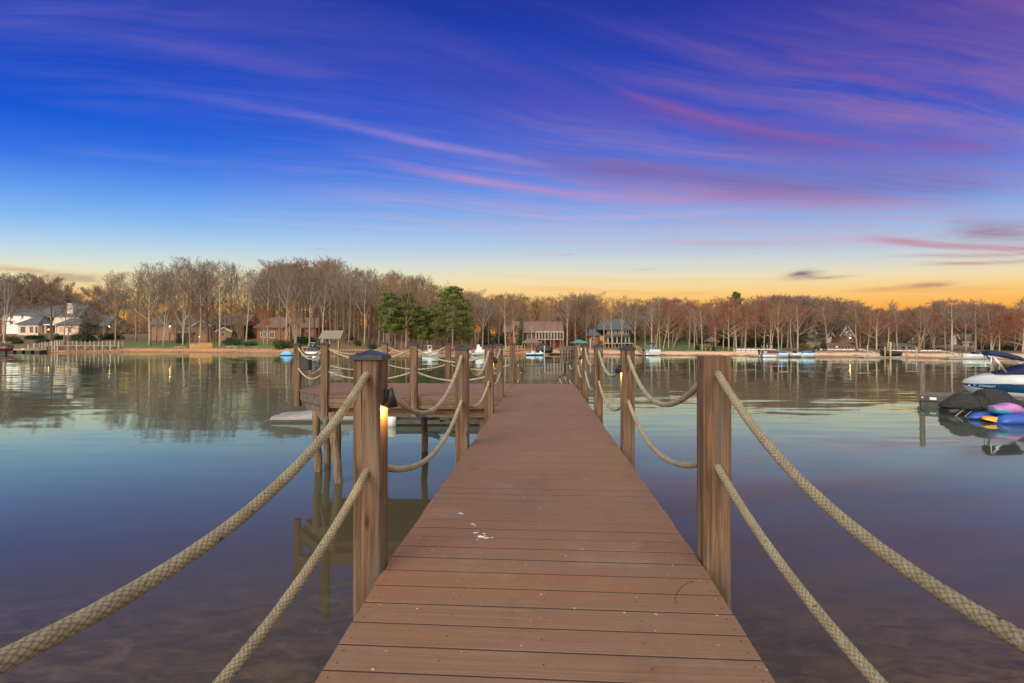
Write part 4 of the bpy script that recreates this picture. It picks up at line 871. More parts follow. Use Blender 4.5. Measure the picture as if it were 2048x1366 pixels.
# ---------------------------------------------------------------- houses on the far shore
class House:
    def __init__(s,label,px,Y,name='house',cat='house'):
        p=at(px,684,Y); s.Y=Y; s.o=thing(name,label,cat,(p.x,Y,gz(p.x,Y)))
    def wall(s,x0,x1,yt,yb,Y,dep,mat,name='wall',sink=1.2,parent=None):
        a,b=at(x0,yt,Y),at(x1,yb,Y); mb=MB(); mb.box(a.x,b.x,Y,Y+dep,b.z-sink,a.z); return part(name,mb,M[mat],parent or s.o)
    def roof(s,x0,x1,yr,ye,Y,dep,mat,ov=.5,hip=0.,th=.22):
        """ridge parallel to the shore; ye: eave row at the front wall, yr: ridge row; hip: inset of the ridge ends"""
        a=at(x0,ye,Y); b=at(x1,ye,Y); zr=EYE+(684-yr)*(Y+dep/2)/1000; mb=MB(); x0_,x1_=a.x-ov,b.x+ov; y0,y1=Y-ov,Y+dep+ov; ze=a.z; ym=(y0+y1)/2
        h=hip*(x1_-x0_)
        vs=[(x0_,y0,ze),(x1_,y0,ze),(x1_,y1,ze),(x0_,y1,ze),(x0_+h,ym,zr),(x1_-h,ym,zr)]
        vs+=[(x,y,z-th) for x,y,z in vs[:4]]
        mb.add(vs,[(0,1,5,4),(2,3,4,5),(1,2,5),(3,0,4),(6,7,1,0),(7,8,2,1),(8,9,3,2),(9,6,0,3),(9,8,7,6)]); return part('roof',mb,M[mat],s.o)
    def gable(s,x0,x1,yp,ye,yb,Y,dep,wm_,rm,trim='white'):
        """front-facing gable: wall with a peak, two roof slopes, pale rake boards"""
        a,b=at(x0,ye,Y),at(x1,yb,Y); xm=(a.x+b.x)/2; zp=at(0,yp,Y).z; mb=MB()
        mb.prism([(a.x,b.z-1),(b.x,b.z-1),(b.x,a.z),(xm,zp),(a.x,a.z)],'y',Y,Y+dep); w_=part('gable_wall',mb,M[wm_],s.o)
        mb=MB(); dx_=(b.x-a.x)/2; k=(zp-a.z)/dx_; o_=.45
        for sg in(-1,1): mb.prism([(xm,zp+.02),(xm,zp+.26),(xm+sg*(dx_+o_),a.z-k*o_+.26),(xm+sg*(dx_+o_),a.z-k*o_+.02)][::sg],'y',Y-.35,Y+dep+.1)
        part('roof',mb,M[rm],s.o)
        mb=MB()
        for sg in(-1,1): mb.beam((xm,Y-.4,zp+.06),(xm+sg*(dx_+o_),Y-.4,a.z-k*o_+.06),.09,.34)
        part('rake_board',mb,M[trim],s.o); return w_
    def win(s,x0,x1,yt,yb,Y,lit=False,frame='offwhite',mull=1):
        a,b=at(x0,yt,Y),at(x1,yb,Y); mb=MB(); f=.11; y0=Y-.07
        mb.box(a.x-f,b.x+f,y0,Y+.02,a.z,a.z+f); mb.box(a.x-f,b.x+f,y0,Y+.02,b.z-f,b.z); mb.box(a.x-f,a.x,y0,Y+.02,b.z,a.z); mb.box(b.x,b.x+f,y0,Y+.02,b.z,a.z)
        for k in range(1,mull+1):
            if mull: xm=lerp(a.x,b.x,k/(mull+1)); mb.box(xm-.03,xm+.03,y0+.01,Y+.02,b.z,a.z)
        fr=part('window',mb,M[frame],s.o); mb=MB(); mb.box(a.x,b.x,Y-.03,Y+.01,b.z,a.z); part('pane',mb,M['litpane' if lit else 'pane'],fr)
    def dark(s,x0,x1,yt,yb,Y,name='door',mat='pane'):
        a,b=at(x0,yt,Y),at(x1,yb,Y); mb=MB(); mb.box(a.x,b.x,Y-.06,Y+.02,b.z,a.z); part(name,mb,M[mat],s.o)
    def chim(s,x0,x1,yt,yb,Y,dep,mat):
        a,b=at(x0,yt,Y),at(x1,yb,Y); mb=MB(); mb.box(a.x,b.x,Y,Y+dep,b.z,a.z); mb.box(a.x-.12,b.x+.12,Y-.12,Y+dep+.12,a.z,a.z+.2); part('chimney',mb,M[mat],s.o)
    def cols(s,xs,yt,yb,Y,w_,mat,name='column'):
        for x in xs:
            a,b=at(x,yt,Y),at(x,yb,Y); mb=MB(); mb.box(a.x-w_/2,a.x+w_/2,Y-w_/2,Y+w_/2,b.z,a.z); part(name,mb,M[mat],s.o)
    def slab(s,x0,x1,yt,yb,Y,dep,mat,name): return s.wall(x0,x1,yt,yb,Y,dep,mat,name,0)
    def lamp(s,px,py,Y):
        mb=MB(); p=at(px,py,Y); mb.lathe([(.02,-.12),(.11,-.06),(.11,.06),(.02,.12)],p,8); part('wall_lamp',mb,M['lampfar'],s.o)
M['offwhite']=nm('weathered white trim',(.46,.43,.39),(.38,.35,.31),3)
# cream house
h=House('large cream stucco house with slate roofs, hipped wings and a white chimney','95',165) if False else House('large cream stucco house with slate roofs, hipped wings and a white chimney',95,165)
h.wall(-40,66,630.5,672,176,10,'whitesiding'); h.win(20.5,25.5,632,638.5,176); h.win(20.5,25.5,644.5,650.5,176); h.win(43.5,46.5,632,638.5,176); h.wall(-44,-2,628,672,175,6,'brick')
h.roof(-40,150,613,631,176,11,'slate',.6,.12); h.wall(60,158,633,672,170,14,'cream'); h.roof(58,160,612,633.5,170,15,'slate',.6,.2)
h.chim(134,146,609.5,634,171,1.6,'brickwhite'); h.win(87.5,107.5,636.5,645.3,170,False,'white',2)
h.wall(35.5,76,650,672,165,10,'cream'); h.roof(35.5,76,632.5,650,165,10,'slate',.5,.38); h.win(41.5,50.5,655.5,667,165); h.win(60,66,655.5,667,165); h.dark(71,75,656,668,165)
h.wall(114,158,651,672,166,9,'cream'); h.roof(114,166,633.5,651,166,12,'slate',.5,.22); h.win(119,126.5,656.5,666,166,True); h.win(136.5,142,656.5,666,166)
h.slab(76.4,113.6,650.3,652.2,166.2,3.8,'white','porch_beam'); h.cols((78.5,91,104,112.5),652.2,669,166.6,.45,'cream')
h.dark(80.5,89.5,653.5,667.5,169.9,'glass_door'); h.dark(92,102,653.5,668,169.9,'glass_door','litpane'); h.dark(106,114.5,653.5,667,169.9,'glass_door')
h.slab(76.2,113.8,668.5,671,165.4,4.4,'stone','porch_floor')
h.wall(160,212,653.5,672,172,11,'stone'); h.roof(160,214,632,654,172,12,'slate',.6,.2); h.lamp(218.5,655,171.5); h.lamp(97,661,166.4)
# tan brick house
h=House('long two-level tan brick house with grey-brown roof, small gables and balcony',400,155)
h.wall(304,437,652,684,155,9,'tanbrick'); h.wall(437.4,488,651.5,683,156,8,'brick'); h.roof(301,490,631,651.5,155,9.6,'greyroof',.6)
h.gable(387,421,643,653,684,153.6,3,'tanbrick','greyroof'); h.gable(434,463,657.5,664.5,684,153.2,2.6,'tanbrick','greyroof'); h.chim(343,350,627.5,642,158,1.4,'brick')
h.slab(338,386.4,667.2,669.4,152.4,2.5,'greywood','balcony_floor'); h.cols((339,350,363,375,385),669.4,686,152.8,.22,'greywood','balcony_post')
a,b=at(338,662,152.5),at(386,662,152.5); mb=MB(); mb.beam(a,b,.07); 
for i in range(25): q=a.lerp(b,i/24); mb.beam(q,q-Vector((0,0,.78)),.04)
part('balcony_rail',mb,M['greywood'],h.o)
for x0,x1 in ((343,348),(353,359),(360,365),(369,374)): h.win(x0,x1,653.5,665,155)
h.win(402.5,408.5,655,664,153.6); h.dark(422.5,431,654,667,154.9); h.dark(388,394,670.5,683,153.55,'door','orangebrick')
h.dark(352,359,672,684,154.9); h.dark(364,380,671,684,154.9,'garage_opening'); h.win(443,449,668,674,153.2); h.win(470,476,655,661,156); h.lamp(339.5,654.6,154.7); h.lamp(399,675,153.3)
# left brick house behind the rusty tree
h=House('brick house with brown roof behind the rusty-leaved tree',575,150)
h.wall(514,632,656,683,150,9,'brick'); h.roof(512,634,637,656.5,150,10,'brownroof',.6,.1); h.gable(566,600,646,660,683,148.6,3,'brick','brownroof','brownroof')
h.win(522,532,666.5,676,150,False,'white',2); h.win(540,549,666,677,150,False,'white',2); h.win(576,584,664,674,148.6); h.win(630,637,668,677,149.6) if False else h.win(612,620,666,676,150)
# far brown gable and brown-roofed brick house with sunroom
h=House('narrow brick house end with steep brown roof beside the sunroom house',1024,148)
h.wall(1010,1039,665,697,148,8,'brick'); h.roof(1009,1040,644.5,665.5,148,9,'brownroof',.5); h.gable(1024,1040,652,666,697,146.8,2,'brick','brownroof','brownroof'); h.win(1013,1019,668,677,148); h.win(1029,1035,670,678,146.8)
h=House('brown-roofed brick house with a raised white sunroom',1090,140)
h.wall(1053,1128,666.5,697,140,9,'brick'); h.roof(1051,1124,645,667,140,10,'brownroof',.5); h.slab(1071.6,1127,664.6,667,137.4,2.6,'offwhite','sunroom_roof')
h.slab(1071.6,1127,680,681.6,137.2,2.8,'offwhite','sunroom_floor'); h.cols([1072+i*6.05 for i in range(10)],667,680,137.6,.26,'offwhite','sunroom_post')
for i in range(9): h.dark(1073.2+i*6.05,1076.6+i*6.05,668,679.5,138.2,'sunroom_glass')
h.cols((1073,1090,1108,1126),681.6,698,137.6,.5,'brick','brick_pier'); h.dark(1078,1086,684,697,139.9); h.dark(1094,1101,684,697,139.9,'archway'); h.win(1056,1062,671,679,140)
# tan brick house with columned porch
h=House('orange-tan brick house with dark roof and a white columned porch',1228,135)
h.wall(1214,1258,660,697,136,8,'orangebrick'); h.roof(1198,1262,640,660.5,136,10,'slate',.6,.18); h.wall(1180,1197,672,697,134,7,'brick'); h.roof(1179,1199,660,672.5,134,7,'slate',.4,.3); h.wall(1197.3,1213.6,673,697,136.5,7,'orangebrick')
for x in (1219,1225,1233,1241,1248,1253): h.win(x,x+3.4,662.5,669.5,136,False,'offwhite',0)
h.roof(1213,1259,670.5,674,133.2,2.6,'slate',.2); h.cols((1216,1225,1234,1243,1251,1258),674.2,688,133.5,.3,'offwhite'); h.slab(1209,1267,688,689.4,133,2.9,'offwhite','porch_floor')
for x in (1218,1227,1236,1245,1253): h.dark(x,x+5,676.5,687.5,135.9,'glass_door')
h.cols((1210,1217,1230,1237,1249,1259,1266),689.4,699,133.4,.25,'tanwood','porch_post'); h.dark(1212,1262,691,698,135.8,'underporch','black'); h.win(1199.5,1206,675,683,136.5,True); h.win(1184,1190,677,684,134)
# sage house, white house, and their neighbours
h=House('small tan house with a white-trimmed gable behind the beach trees',1588,135)
h.wall(1570,1606,676,700,136,8,'tanbrick'); h.roof(1566,1608,664,676,136,9,'greyroof',.5); h.gable(1582,1600,665,674,700,134.6,2.4,'cream','greyroof'); h.win(1587,1595,677,684,134.6,False,'white',2)
h=House('sage green house with steep gable, white trim and dormer window',1628,125)
h.wall(1614,1645,681.5,700,122,10,'sage'); h.roof(1610,1648,666.5,681.7,122,9,'greyroof',.5,.05); h.gable(1612.5,1646,651,668.5,682,126.4,6,'sage','greyroof'); h.wall(1617.5,1629,667.5,678,122.6,4,'whitesiding','dormer',.3); h.gable(1617,1630,661.5,667.5,670,122.3,5,'sage','greyroof'); h.win(1621.5,1626,670,675.5,122.6)
h.wall(1598,1613.7,674,700,127,7,'brownroof','side_wing')
h=House('white house with a big open-trussed gable and brown hipped porch roof',1685,122)
h.wall(1651,1708,679,700,122,9,'whitesiding'); h.wall(1664,1682,667,679.5,124,7,'whitesiding','upper_wall',.3); h.roof(1650,1684,658,667,124,8,'brownroof',.4); h.gable(1655.5,1663.5,664.5,670.5,678,122.6,3,'whitesiding','brownroof')
h.win(1657.8,1661.2,670.5,675.5,122.6); h.win(1667,1673,668.8,677,124,False,'white',2); h.win(1674.5,1680.5,668.8,677,124,False,'white',2)
h.gable(1680.5,1704,652,671,690,121,8,'whitesiding','brownroof')
a,b,c,d_=at(1692.2,655,120.5),at(1683,670.5,120.5),at(1701.5,670.5,120.5),at(1692.2,670.5,120.5); mb=MB(); mb.beam(b,c,.2); mb.beam(a,d_,.2); mb.beam(at(1687.5,663,120.5),d_,.18); mb.beam(at(1697,663,120.5),d_,.18); part('truss',mb,M['white'],h.o)
h.dark(1687,1691,659,669,120.95,'gable_glass'); h.dark(1693.5,1697.5,659,669,120.95,'gable_glass'); h.roof(1682,1711,672,686.5,118.4,5,'brownroof',.3,.36); h.wall(1700,1709.5,686.6,700,118.8,2,'brick','brick_bay')
h.roof(1656,1708,687.5,693.4,115.5,4,'brownroof',.3,.08); h.cols([1657+i*6.3 for i in range(9)],693.6,700.5,115.7,.26,'white'); h.wall(1658,1706,694,703,119,1.4,'whitesiding','porch_wall'); 
for x in (1661,1668,1675,1683,1690,1697): h.dark(x,x+4.4,695,700,118.95,'porch_window')
h.lamp(1685,678,120.4); h.lamp(1700,678,118.2); h.lamp(1674,695,118.6)
h=House('low tan house with grey-brown roof behind the white railing',1742,128)
h.wall(1722,1785,690,704,128,8,'cream'); h.gable(1724,1742,676,689,704,126.6,4,'sage','greyroof'); h.roof(1744,1786,682,690,128,8,'tanwood' if False else 'brownroof',.4); h.win(1729,1735,692,698,126.6); h.win(1760,1768,693,699,128)
h=House('white bungalow with a dark brown porch roof beside the boat lift',1808,112)
h.wall(1786,1834,694,704,113,6,'whitesiding'); h.roof(1784,1836,687.5,694.3,111.4,7.5,'greyroof',.3,.16)
for x in (1790,1798,1806,1814,1822): h.win(x,x+4.5,696.5,702,113,False,'white',0)
h.cols((1788,1800,1812,1824,1833),694.5,704,111.4,.22,'white')
h=House('white house with dark roof and two small gables among the right-hand trees',1855,120)
h.wall(1820,1898,686,704,121,9,'whitesiding'); h.roof(1836,1864,675,687,120.2,9,'slate',.4,.2); h.gable(1818,1842,672,684,704,119.4,4,'whitesiding','slate'); h.gable(1868,1888,668,682,704,119.4,4,'whitesiding','slate'); h.win(1826,1833,689,697,119.4); h.win(1874,1882,687,695,119.4)
h=House('white house with a large blue-grey slate roof and white dormer',1934,116)
h.wall(1906,1962,684.5,704,116,9,'whitesiding'); h.roof(1903,1964,664.5,689,115.4,11,'slate',.5,.1); h.wall(1937,1944,669.5,682,115.8,4,'white','dormer',.2); h.wall(1934.5,1950,685,704,114,1.4,'whitesiding','bay'); h.win(1938,1945,688,694,114); h.gable(1906,1913,669.5,675,684,114.6,4,'whitesiding','slate')
# open shelters
def shelter(label,x0,x1,yr,ye,yb,Y,dep,rm,pm,name='pavilion',hip=.3,posts=3):
    h=House(label,(x0+x1)/2,Y,name,'pavilion'); h.roof(x0,x1,yr,ye,Y,dep,rm,.3,hip,.15)
    for yy in (Y+.3,Y+dep-.3): h.cols([lerp(x0+2,x1-2,i/(posts-1)) for i in range(posts)],ye,yb,yy,.2,pm,'roof_post')
    return h
shelter('open pavilion with wide brown roof and tan posts left of the bow boat',1896,1943,691,697,706,98,4,'brownroof','tanwood')
shelter('small waterside gazebo with grey hipped roof before the sunroom house',1047,1080,679,687,703,118,4,'greyroof','tanwood')
shelter('boat shelter with a weathered grey shingle roof on log posts',640,679,663,678.5,710,114,4.5,'shakeroof','tanwood',hip=.02)
shelter('little grey peaked playhouse shelter on the beach lawn',1418,1435,675,684.5,705,112,2,'greyroof','greywood',hip=.42,posts=2)
sw=shelter('olive canopy swing frame on the beach lawn',1409,1423,689,693.5,706,109,1.6,'leafol','tanwood','canopy_swing',.25,2)
lf=shelter('boat lift under a green canopy roof on tan posts',1149,1173,681,687,716,104,5,'green','tanwood','covered_lift',.42,3)

# ---------------------------------------------------------------- docks and piers on the far shore
def pier(label,pts,Wd,mat,post_px,ph,rail=None,name='pier',cat='pier',posts_mat=None,rope_=False,legs=True):
    """pts: [(px, py, Y)] along the front edge of the deck"""
    P=[at(*p) for p in pts]; o=thing(name,label,cat,tuple(P[0])); mb=MB()
    for a,b in zip(P,P[1:]): mb.beam(a+Vector((0,Wd/2,-.08)),b+Vector((0,Wd/2,-.08)),Wd,.16)
    part('deck',mb,M[mat],o)
    def onp(px):
        for a,b,p,q in zip(P,P[1:],pts,pts[1:]):
            if min(p[0],q[0])<=px<=max(p[0],q[0]): return a.lerp(b,(px-p[0])/(q[0]-p[0]))
        return P[-1]
    tops=[]
    for px in post_px:
        p=onp(px)
        for dy in (.08,Wd-.08):
            mb=MB(); mb.box(p.x-.11,p.x+.11,p.y+dy-.11,p.y+dy+.11,(min(-.6,p.z-2.5) if legs else p.z-.3),p.z+ph); part('post',mb,M[posts_mat or mat],o)
        tops.append(p+Vector((0,.08,ph*.85)))
    if rail:
        for a,b in zip(tops,tops[1:]):
            mb=MB(); mb.beam(a,b,.09,.14); mb.beam(a-Vector((0,0,ph*.72)),b-Vector((0,0,ph*.72)),.07,.1); n=max(3,int((b-a).length/.22))
            for i in range(1,n): q=a.lerp(b,i/n); mb.beam(q,q-Vector((0,0,ph*.72)),.05)
            part('railing',mb,M[rail],o)
    if rope_:
        for a,b in zip(tops,tops[1:]):
            mb=MB(); mb.tube([a.lerp(b,i/6)-Vector((0,0,.35*4*(i/6)*(1-i/6))) for i in range(7)],.04,4,0,False); part('rope',mb,M['tanwood'],o)
    return o
def floatdock(label,x0,x1,yt,yb,Y,dep,mat='palewood',name='floating_dock'):
    a,b=at(x0,yt,Y),at(x1,yb,Y); o=thing(name,label,'floating dock',((a.x+b.x)/2,Y,0)); mb=MB(); zt=max(a.z,.2); mb.box(a.x,b.x,Y,Y+dep,zt-.14,zt); part('deck',mb,M[mat],o)
    n=max(2,int((b.x-a.x)/2.2)); 
    for i in range(n):
        c=lerp(a.x,b.x,(i+.5)/n); mb=MB(); mb.box(c-.7,c+.7,Y+.06,Y+dep-.06,-.25,zt-.142); part('float',mb,M['rubber'],o)
    return o
pier('pale post pier with slack ropes and a ramp in front of the cream house',[(48,701,128),(100,692.3,131),(237,692.8,136)],1.6,'palewood',(56,68,84,90,103,109,114,135,152,169,187,204,220,237),1.15,None,rope_=True)
floatdock('long pale floating dock at the far left below the post pier',-60,82,701.5,705,128,2.2)
mb=MB(); p=at(47,699,129); mb.box(p.x-.2,p.x+.2,128.8,129.2,.3,.95); mb.box(p.x-.26,p.x+.26,128.74,129.26,.95,1.03); single('dock_box',mb,M['white'],'small white box standing on the far left floating dock','box')
def pole(px,yt,Y,label,r=.14,mat='greywood',lean=0): 
    mb=MB(); p=at(px,yt,Y); mb.tube([(p.x-lean,Y,-1.5),(p.x,Y,p.z-.05),(p.x,Y,p.z)],[r,r,r*.6],10); single('mooring_pole',mb,M[mat],label,'pole',None)
pole(9.5,684,123,'grey mooring pole beside the red boat at the far left',.16,'palewood'); pole(1089,693,98,'pale mooring pole in front of the dark covered boat',.12,'palewood'); pole(1180.5,680,98,'tall thin pale pole right of the green boat canopy',.1,'palewood')
pole(1770,695,88,'left front pole of the lift at the white railing pier',.12,'tanwood'); pole(1781,686,87.5,'thick tan pole rising left of the lifted dark boat',.17,'tanwood')
pole(1813,695,88,'pole right of the lifted dark boat',.12,'tanwood'); pole(1833,697,86,'pale pole before the second white railing',.12,'palewood'); pole(1949,704,85,'thin pale pole beside the white sport boat',.09,'palewood'); pole(1735,692,92,'thin pale pole at the first white ramp',.09,'palewood')
pier('log walkway pier with many tan posts by the shingle-roofed shelter',[(667,705,110),(718,704,114)],2.2,'greywood',(669,675,681,687,693,699,705,711,717),.5,None,posts_mat='tanwood')
pier('tan fenced pier in front of the grey gazebo',[(1002,702,114),(1046,701,117)],1.4,'tanwood',(1003,1011,1019,1027,1035,1043),.95,'tanwood')
pier('brown pier with bare posts left of the green boat canopy',[(1122,703,108),(1150,702,110)],2,'greywood',(1123,1129,1134,1140,1145,1149),.9)
pier('long white railed pier with a ramp curving down to a dock',[(1640,707.5,104),(1728,708,101),(1757,717,92)],1.5,'palewood',(1641,1655,1669,1683,1697,1711,1727,1742,1756),.85,'white')
pier('second white railed pier with a ramp, left of the white sport boat',[(1776,709,97),(1884,709.5,93),(1922,717.5,86)],1.5,'palewood',(1777,1793,1809,1825,1841,1857,1871,1884,1903,1921),.7,'white')
pier('white fence-like railing walk behind the moored boats',[(1472,706.5,104),(1546,707,101),(1560,711,98)],1.2,'palewood',(1473,1483,1493,1503,1513,1523,1533,1545,1559),.75,'white')
floatdock('floating dock at the foot of the first white ramp',1728,1815,716.5,719,88,2.6,'palewood'); floatdock('floating dock beside the white sport boat',1898,1978,718.5,721,82,2,'palewood'); floatdock('floating dock carrying the moored blue-covered boats',1508,1636,714.6,717.5,92.5,2.4,'palewood')
floatdock('dark low dock beneath the teal-trimmed pontoon boat',1274,1332,711,714,101,2.2,'greywood'); floatdock('low dock between the dark covered boat and the brown pier',1100,1124,708,711,109,1.6,'greywood'); floatdock('pale dock in front of the white tower boat',862,948,712.5,715.5,100,2,'palewood'); floatdock('narrow white float right of the white cruiser',1003,1022,711.5,715.5,98,1.4,'floatgrey')
st=thing('beach_stair','tan wooden stair with rails down to the beach dock','stair',tuple(at(1282,712,106)))
for dy in (0,1.2):
    mb=MB(); mb.beam(at(1276,701,107)+Vector((0,dy,0)),at(1289,711,104)+Vector((0,dy,0)),.12,.25); part('stringer',mb,M['tanwood'],st)
    mb=MB(); mb.beam(at(1276,694,107)+Vector((0,dy,0)),at(1289,704,104)+Vector((0,dy,0)),.08,.12); part('handrail',mb,M['tanwood'],st)
    for q in (0,.5,1): mb=MB(); a=at(lerp(1276,1289,q),lerp(694,704,q),lerp(107,104,q))+Vector((0,dy,0)); mb.beam(a,a-Vector((0,0,1.)),.1); part('rail_post',mb,M['tanwood'],st)
mb=MB()
for i in range(7): a=at(lerp(1276,1289,i/6),lerp(701,711,i/6),lerp(107,104,i/6)); mb.box(a.x-.14,a.x+.14,a.y,a.y+1.2,a.z-.03,a.z+.03)
part('treads',mb,M['tanwood'],st)

# ---------------------------------------------------------------- boats
def hull_secs(L,W,H,keel=-.25,bow=.32,flare=.15,n=9):
    """x runs from stern (0) to bow (L)"""
    S=[]
    for i in range(n):
        f=i/(n-1); hw=W/2*(1 if f<1-bow else math.sqrt(max(0,1-((f-(1-bow))/bow)**2.2)))+.02; z=H*(1+flare*f*f); kz=keel*(1-max(0,(f-.75)/.25)**2*.9)
        S.append([(f*L,-hw,z),(f*L,-hw*.93,H*.45),(f*L,-hw*.72,kz*.3),(f*L,0,kz),(f*L,hw*.72,kz*.3),(f*L,hw*.93,H*.45),(f*L,hw,z),(f*L,hw*.7,z+.05),(f*L,0,z+.08),(f*L,-hw*.7,z+.05)])
    return S
def place(o,px,Y,z,dirx=1): p=at(px,684,Y); o.location=(p.x,Y,z); o.scale=(dirx,1,1); return o
GBT='boats along the far shore'
def motor(o,x,z=.55,mat='black'):
    mb=MB(); secs=[]
    for zz,a,b_ in ((-.35,.1,.06),(.15,.12,.08),(.3,.22,.15),(.62,.24,.16),(.72,.14,.1)): secs.append([(x+a,-b_,z+zz),(x+a,b_,z+zz),(x-a,b_,z+zz),(x-a,-b_,z+zz)])
    mb.loft(secs,None,True,True,False); m_=part('motor',mb,M[mat],o,True); return m_
def cover(o,x0,x1,W,z,h,mat,peak=.4,name='cover'):
    mb=MB(); S=[]
    for i in range(9):
        f=i/8; x=lerp(x0,x1,f); hh=h*(math.sin(PI*min(1,max(0,f/(2*peak) if f<peak else .5+(f-peak)/(2*(1-peak)))))**.7+.08); hw=W/2*(.72+.28*math.sin(PI*f))
        S.append([(x,-hw,z-.1),(x,-hw,z+.05),(x,-hw*.6,z+hh*.7),(x,0,z+hh),(x,hw*.6,z+hh*.7),(x,hw,z+.05),(x,hw,z-.1)])
    mb.loft(S); return part(name,mb,M[mat],o,True)
def bimini(o,x0,x1,W,z,h,mat,name='bimini'):
    mb=MB(); S=[]
    for i in range(7):
        f=i/6; x=lerp(x0,x1,f); c=z+h-.16*(2*f-1)**2; S.append([(x,-W/2,c-.12),(x,-W/4,c),(x,0,c+.03),(x,W/4,c),(x,W/2,c-.12),(x,W/2,c-.18),(x,0,c-.05),(x,-W/2,c-.18)])
    mb.loft(S); part(name,mb,M[mat],o,True)
    for y in (-W/2,W/2):
        for x in (x0,x1): mb=MB(); mb.tube([((x0+x1)/2+(x-(x0+x1)/2)*.2,y,z),(x,y,z+h-.3)],.03,5); part('bimini_pole',mb,M['chrome'],o,True)
def runabout(px,Y,z,L,W,H,label,hm,dm='gelwhite',dirx=1,cov=None,mot=True,wind=True,bim=None,name='motor_boat',cat='boat'):
    o=thing(name,label,cat,(0,0,0),GBT); place(o,px,Y,z,dirx); mb=MB(); mb.loft(hull_secs(L,W,H),[1,0,0,0,0,1,1,1,1,1]); part('hull',mb,[M[hm],M[dm]],o,True)
    if cov: cover(o,.1,L*.93,W,H+.1,cov[1],cov[0])
    elif wind:
        mb=MB(); mb.loft([[(L*.5,-W*.4,H+.1),(L*.62,-W*.2,H+.1),(L*.62,W*.2,H+.1),(L*.5,W*.4,H+.1)],[(L*.45,-W*.36,H+.5),(L*.55,-W*.18,H+.5),(L*.55,W*.18,H+.5),(L*.45,W*.36,H+.5)]],None,False,False,False); part('windshield',mb,M['pane'],o,True)
        mb=MB(); mb.box(L*.2,L*.3,-W*.3,W*.3,H,H+.35); part('seat',mb,M[dm],o,True)
    if mot: motor(o,-.15,H*.6)
    if bim: bimini(o,L*.25,L*.6,W*.9,H,1.3,bim)
    return o
def pontoon(px,Y,z,L,W,label,fence,can,dirx=1,cov=None,lift=0.):
    o=thing('pontoon_boat',label,'boat',(0,0,0),GBT); place(o,px,Y,z,dirx)
    for y in (-W*.36,W*.36): mb=MB(); mb.tube([(-.1,y,.15),(.2,y,.12),(L*.85,y,.12),(L,y,.3)],[.2,.32,.32,.06],12); part('pontoon',mb,M['chrome'],o,True)
    mb=MB(); mb.box(0,L*.95,-W/2,W/2,.45,.55); part('deck',mb,M['gelwhite'],o,True)
    for y in (-W/2+.04,W/2-.04): mb=MB(); mb.box(.6,L*.93,y-.03,y+.03,.552,1.15); part('side_panel',mb,M[fence],o,True)
    mb=MB(); mb.box(.8,2.,-W*.35,W*.35,.55,1.0); part('seat',mb,M['gelwhite'],o,True)
    if cov: cover(o,.5,L*.92,W*.95,1.15,.55,cov)
    bimini(o,L*.2,L*.62,W*.9,1.1,1.35,can); motor(o,-.35,.6); return o
runabout(-12,122,.75,4.6,2.0,.8,'maroon boat under a dark cover at the far left dock','maroon','maroon',1,('redcloth',.75),False)
runabout(563,102,.02,2.4,1.2,.28,'small paddle boat under a pale blue tarp','toyblue','skyblue',1,('skyblue',.6),False,name='paddle_boat')
pontoon(613,108,.25,3.3,2.3,'pontoon boat with a turquoise bimini and black cover','black','teal',1,'black')
# white centre-console with tower
o=runabout(846,101,.05,3.1,2.1,.7,'white fishing boat with a tall pipe tower','gelwhite','gelwhite',1,None,True,False,name='fishing_boat')
mb=MB()
for x in (1.,1.8):
    for y in (-.5,.5): mb.tube([(x,y,.7),(lerp(1.4,x,.8),y*.8,2.0)],.05,6)
mb.box(.95,1.85,-.55,.55,1.95,2.05); part('tower',mb,M['gelwhite'],o,True); mb=MB(); mb.box(1.2,1.7,-.35,.35,.7,1.35); part('console',mb,M['gelwhite'],o,True)
o=runabout(951,101,.12,2.2,2.2,1.0,'white cruiser with a stacked flybridge','gelwhite','gelwhite',1,None,False,False,name='cabin_cruiser'); mb=MB(); mb.loft([[(.2,-.8,1.),(1.5,-.8,1.),(1.5,.8,1.),(.2,.8,1.)],[(.3,-.7,1.7),(1.2,-.7,1.7),(1.2,.7,1.7),(.3,.7,1.7)]],None,True,True,False); part('cabin',mb,M['gelwhite'],o,True); mb=MB(); mb.box(1.,1.5,-.72,.72,1.2,1.5); part('cabin_window',mb,M['pane'],o,True); mb=MB(); mb.box(.3,.9,-.5,.5,1.7,2.15); part('flybridge',mb,M['gelwhite'],o,True)
dl_=thing('boat_lift','dark boat lift canopy left of the white cruiser','boat lift',tuple(at(891,702,106)))
a,b=at(881,693,106),at(903,702,106); mb=MB(); mb.prism([(a.x,a.z-.5),(a.x+.5,a.z),(b.x-.5,a.z),(b.x,a.z-.5)],'y',106,108.5); part('canopy',mb,M['black'],dl_)
for x in (a.x+.15,b.x-.15):
    for y in (106.1,108.4): mb=MB(); mb.tube([(x,y,-1),(x,y,a.z-.4)],.07,6); part('lift_post',mb,M['dockdark'],dl_)
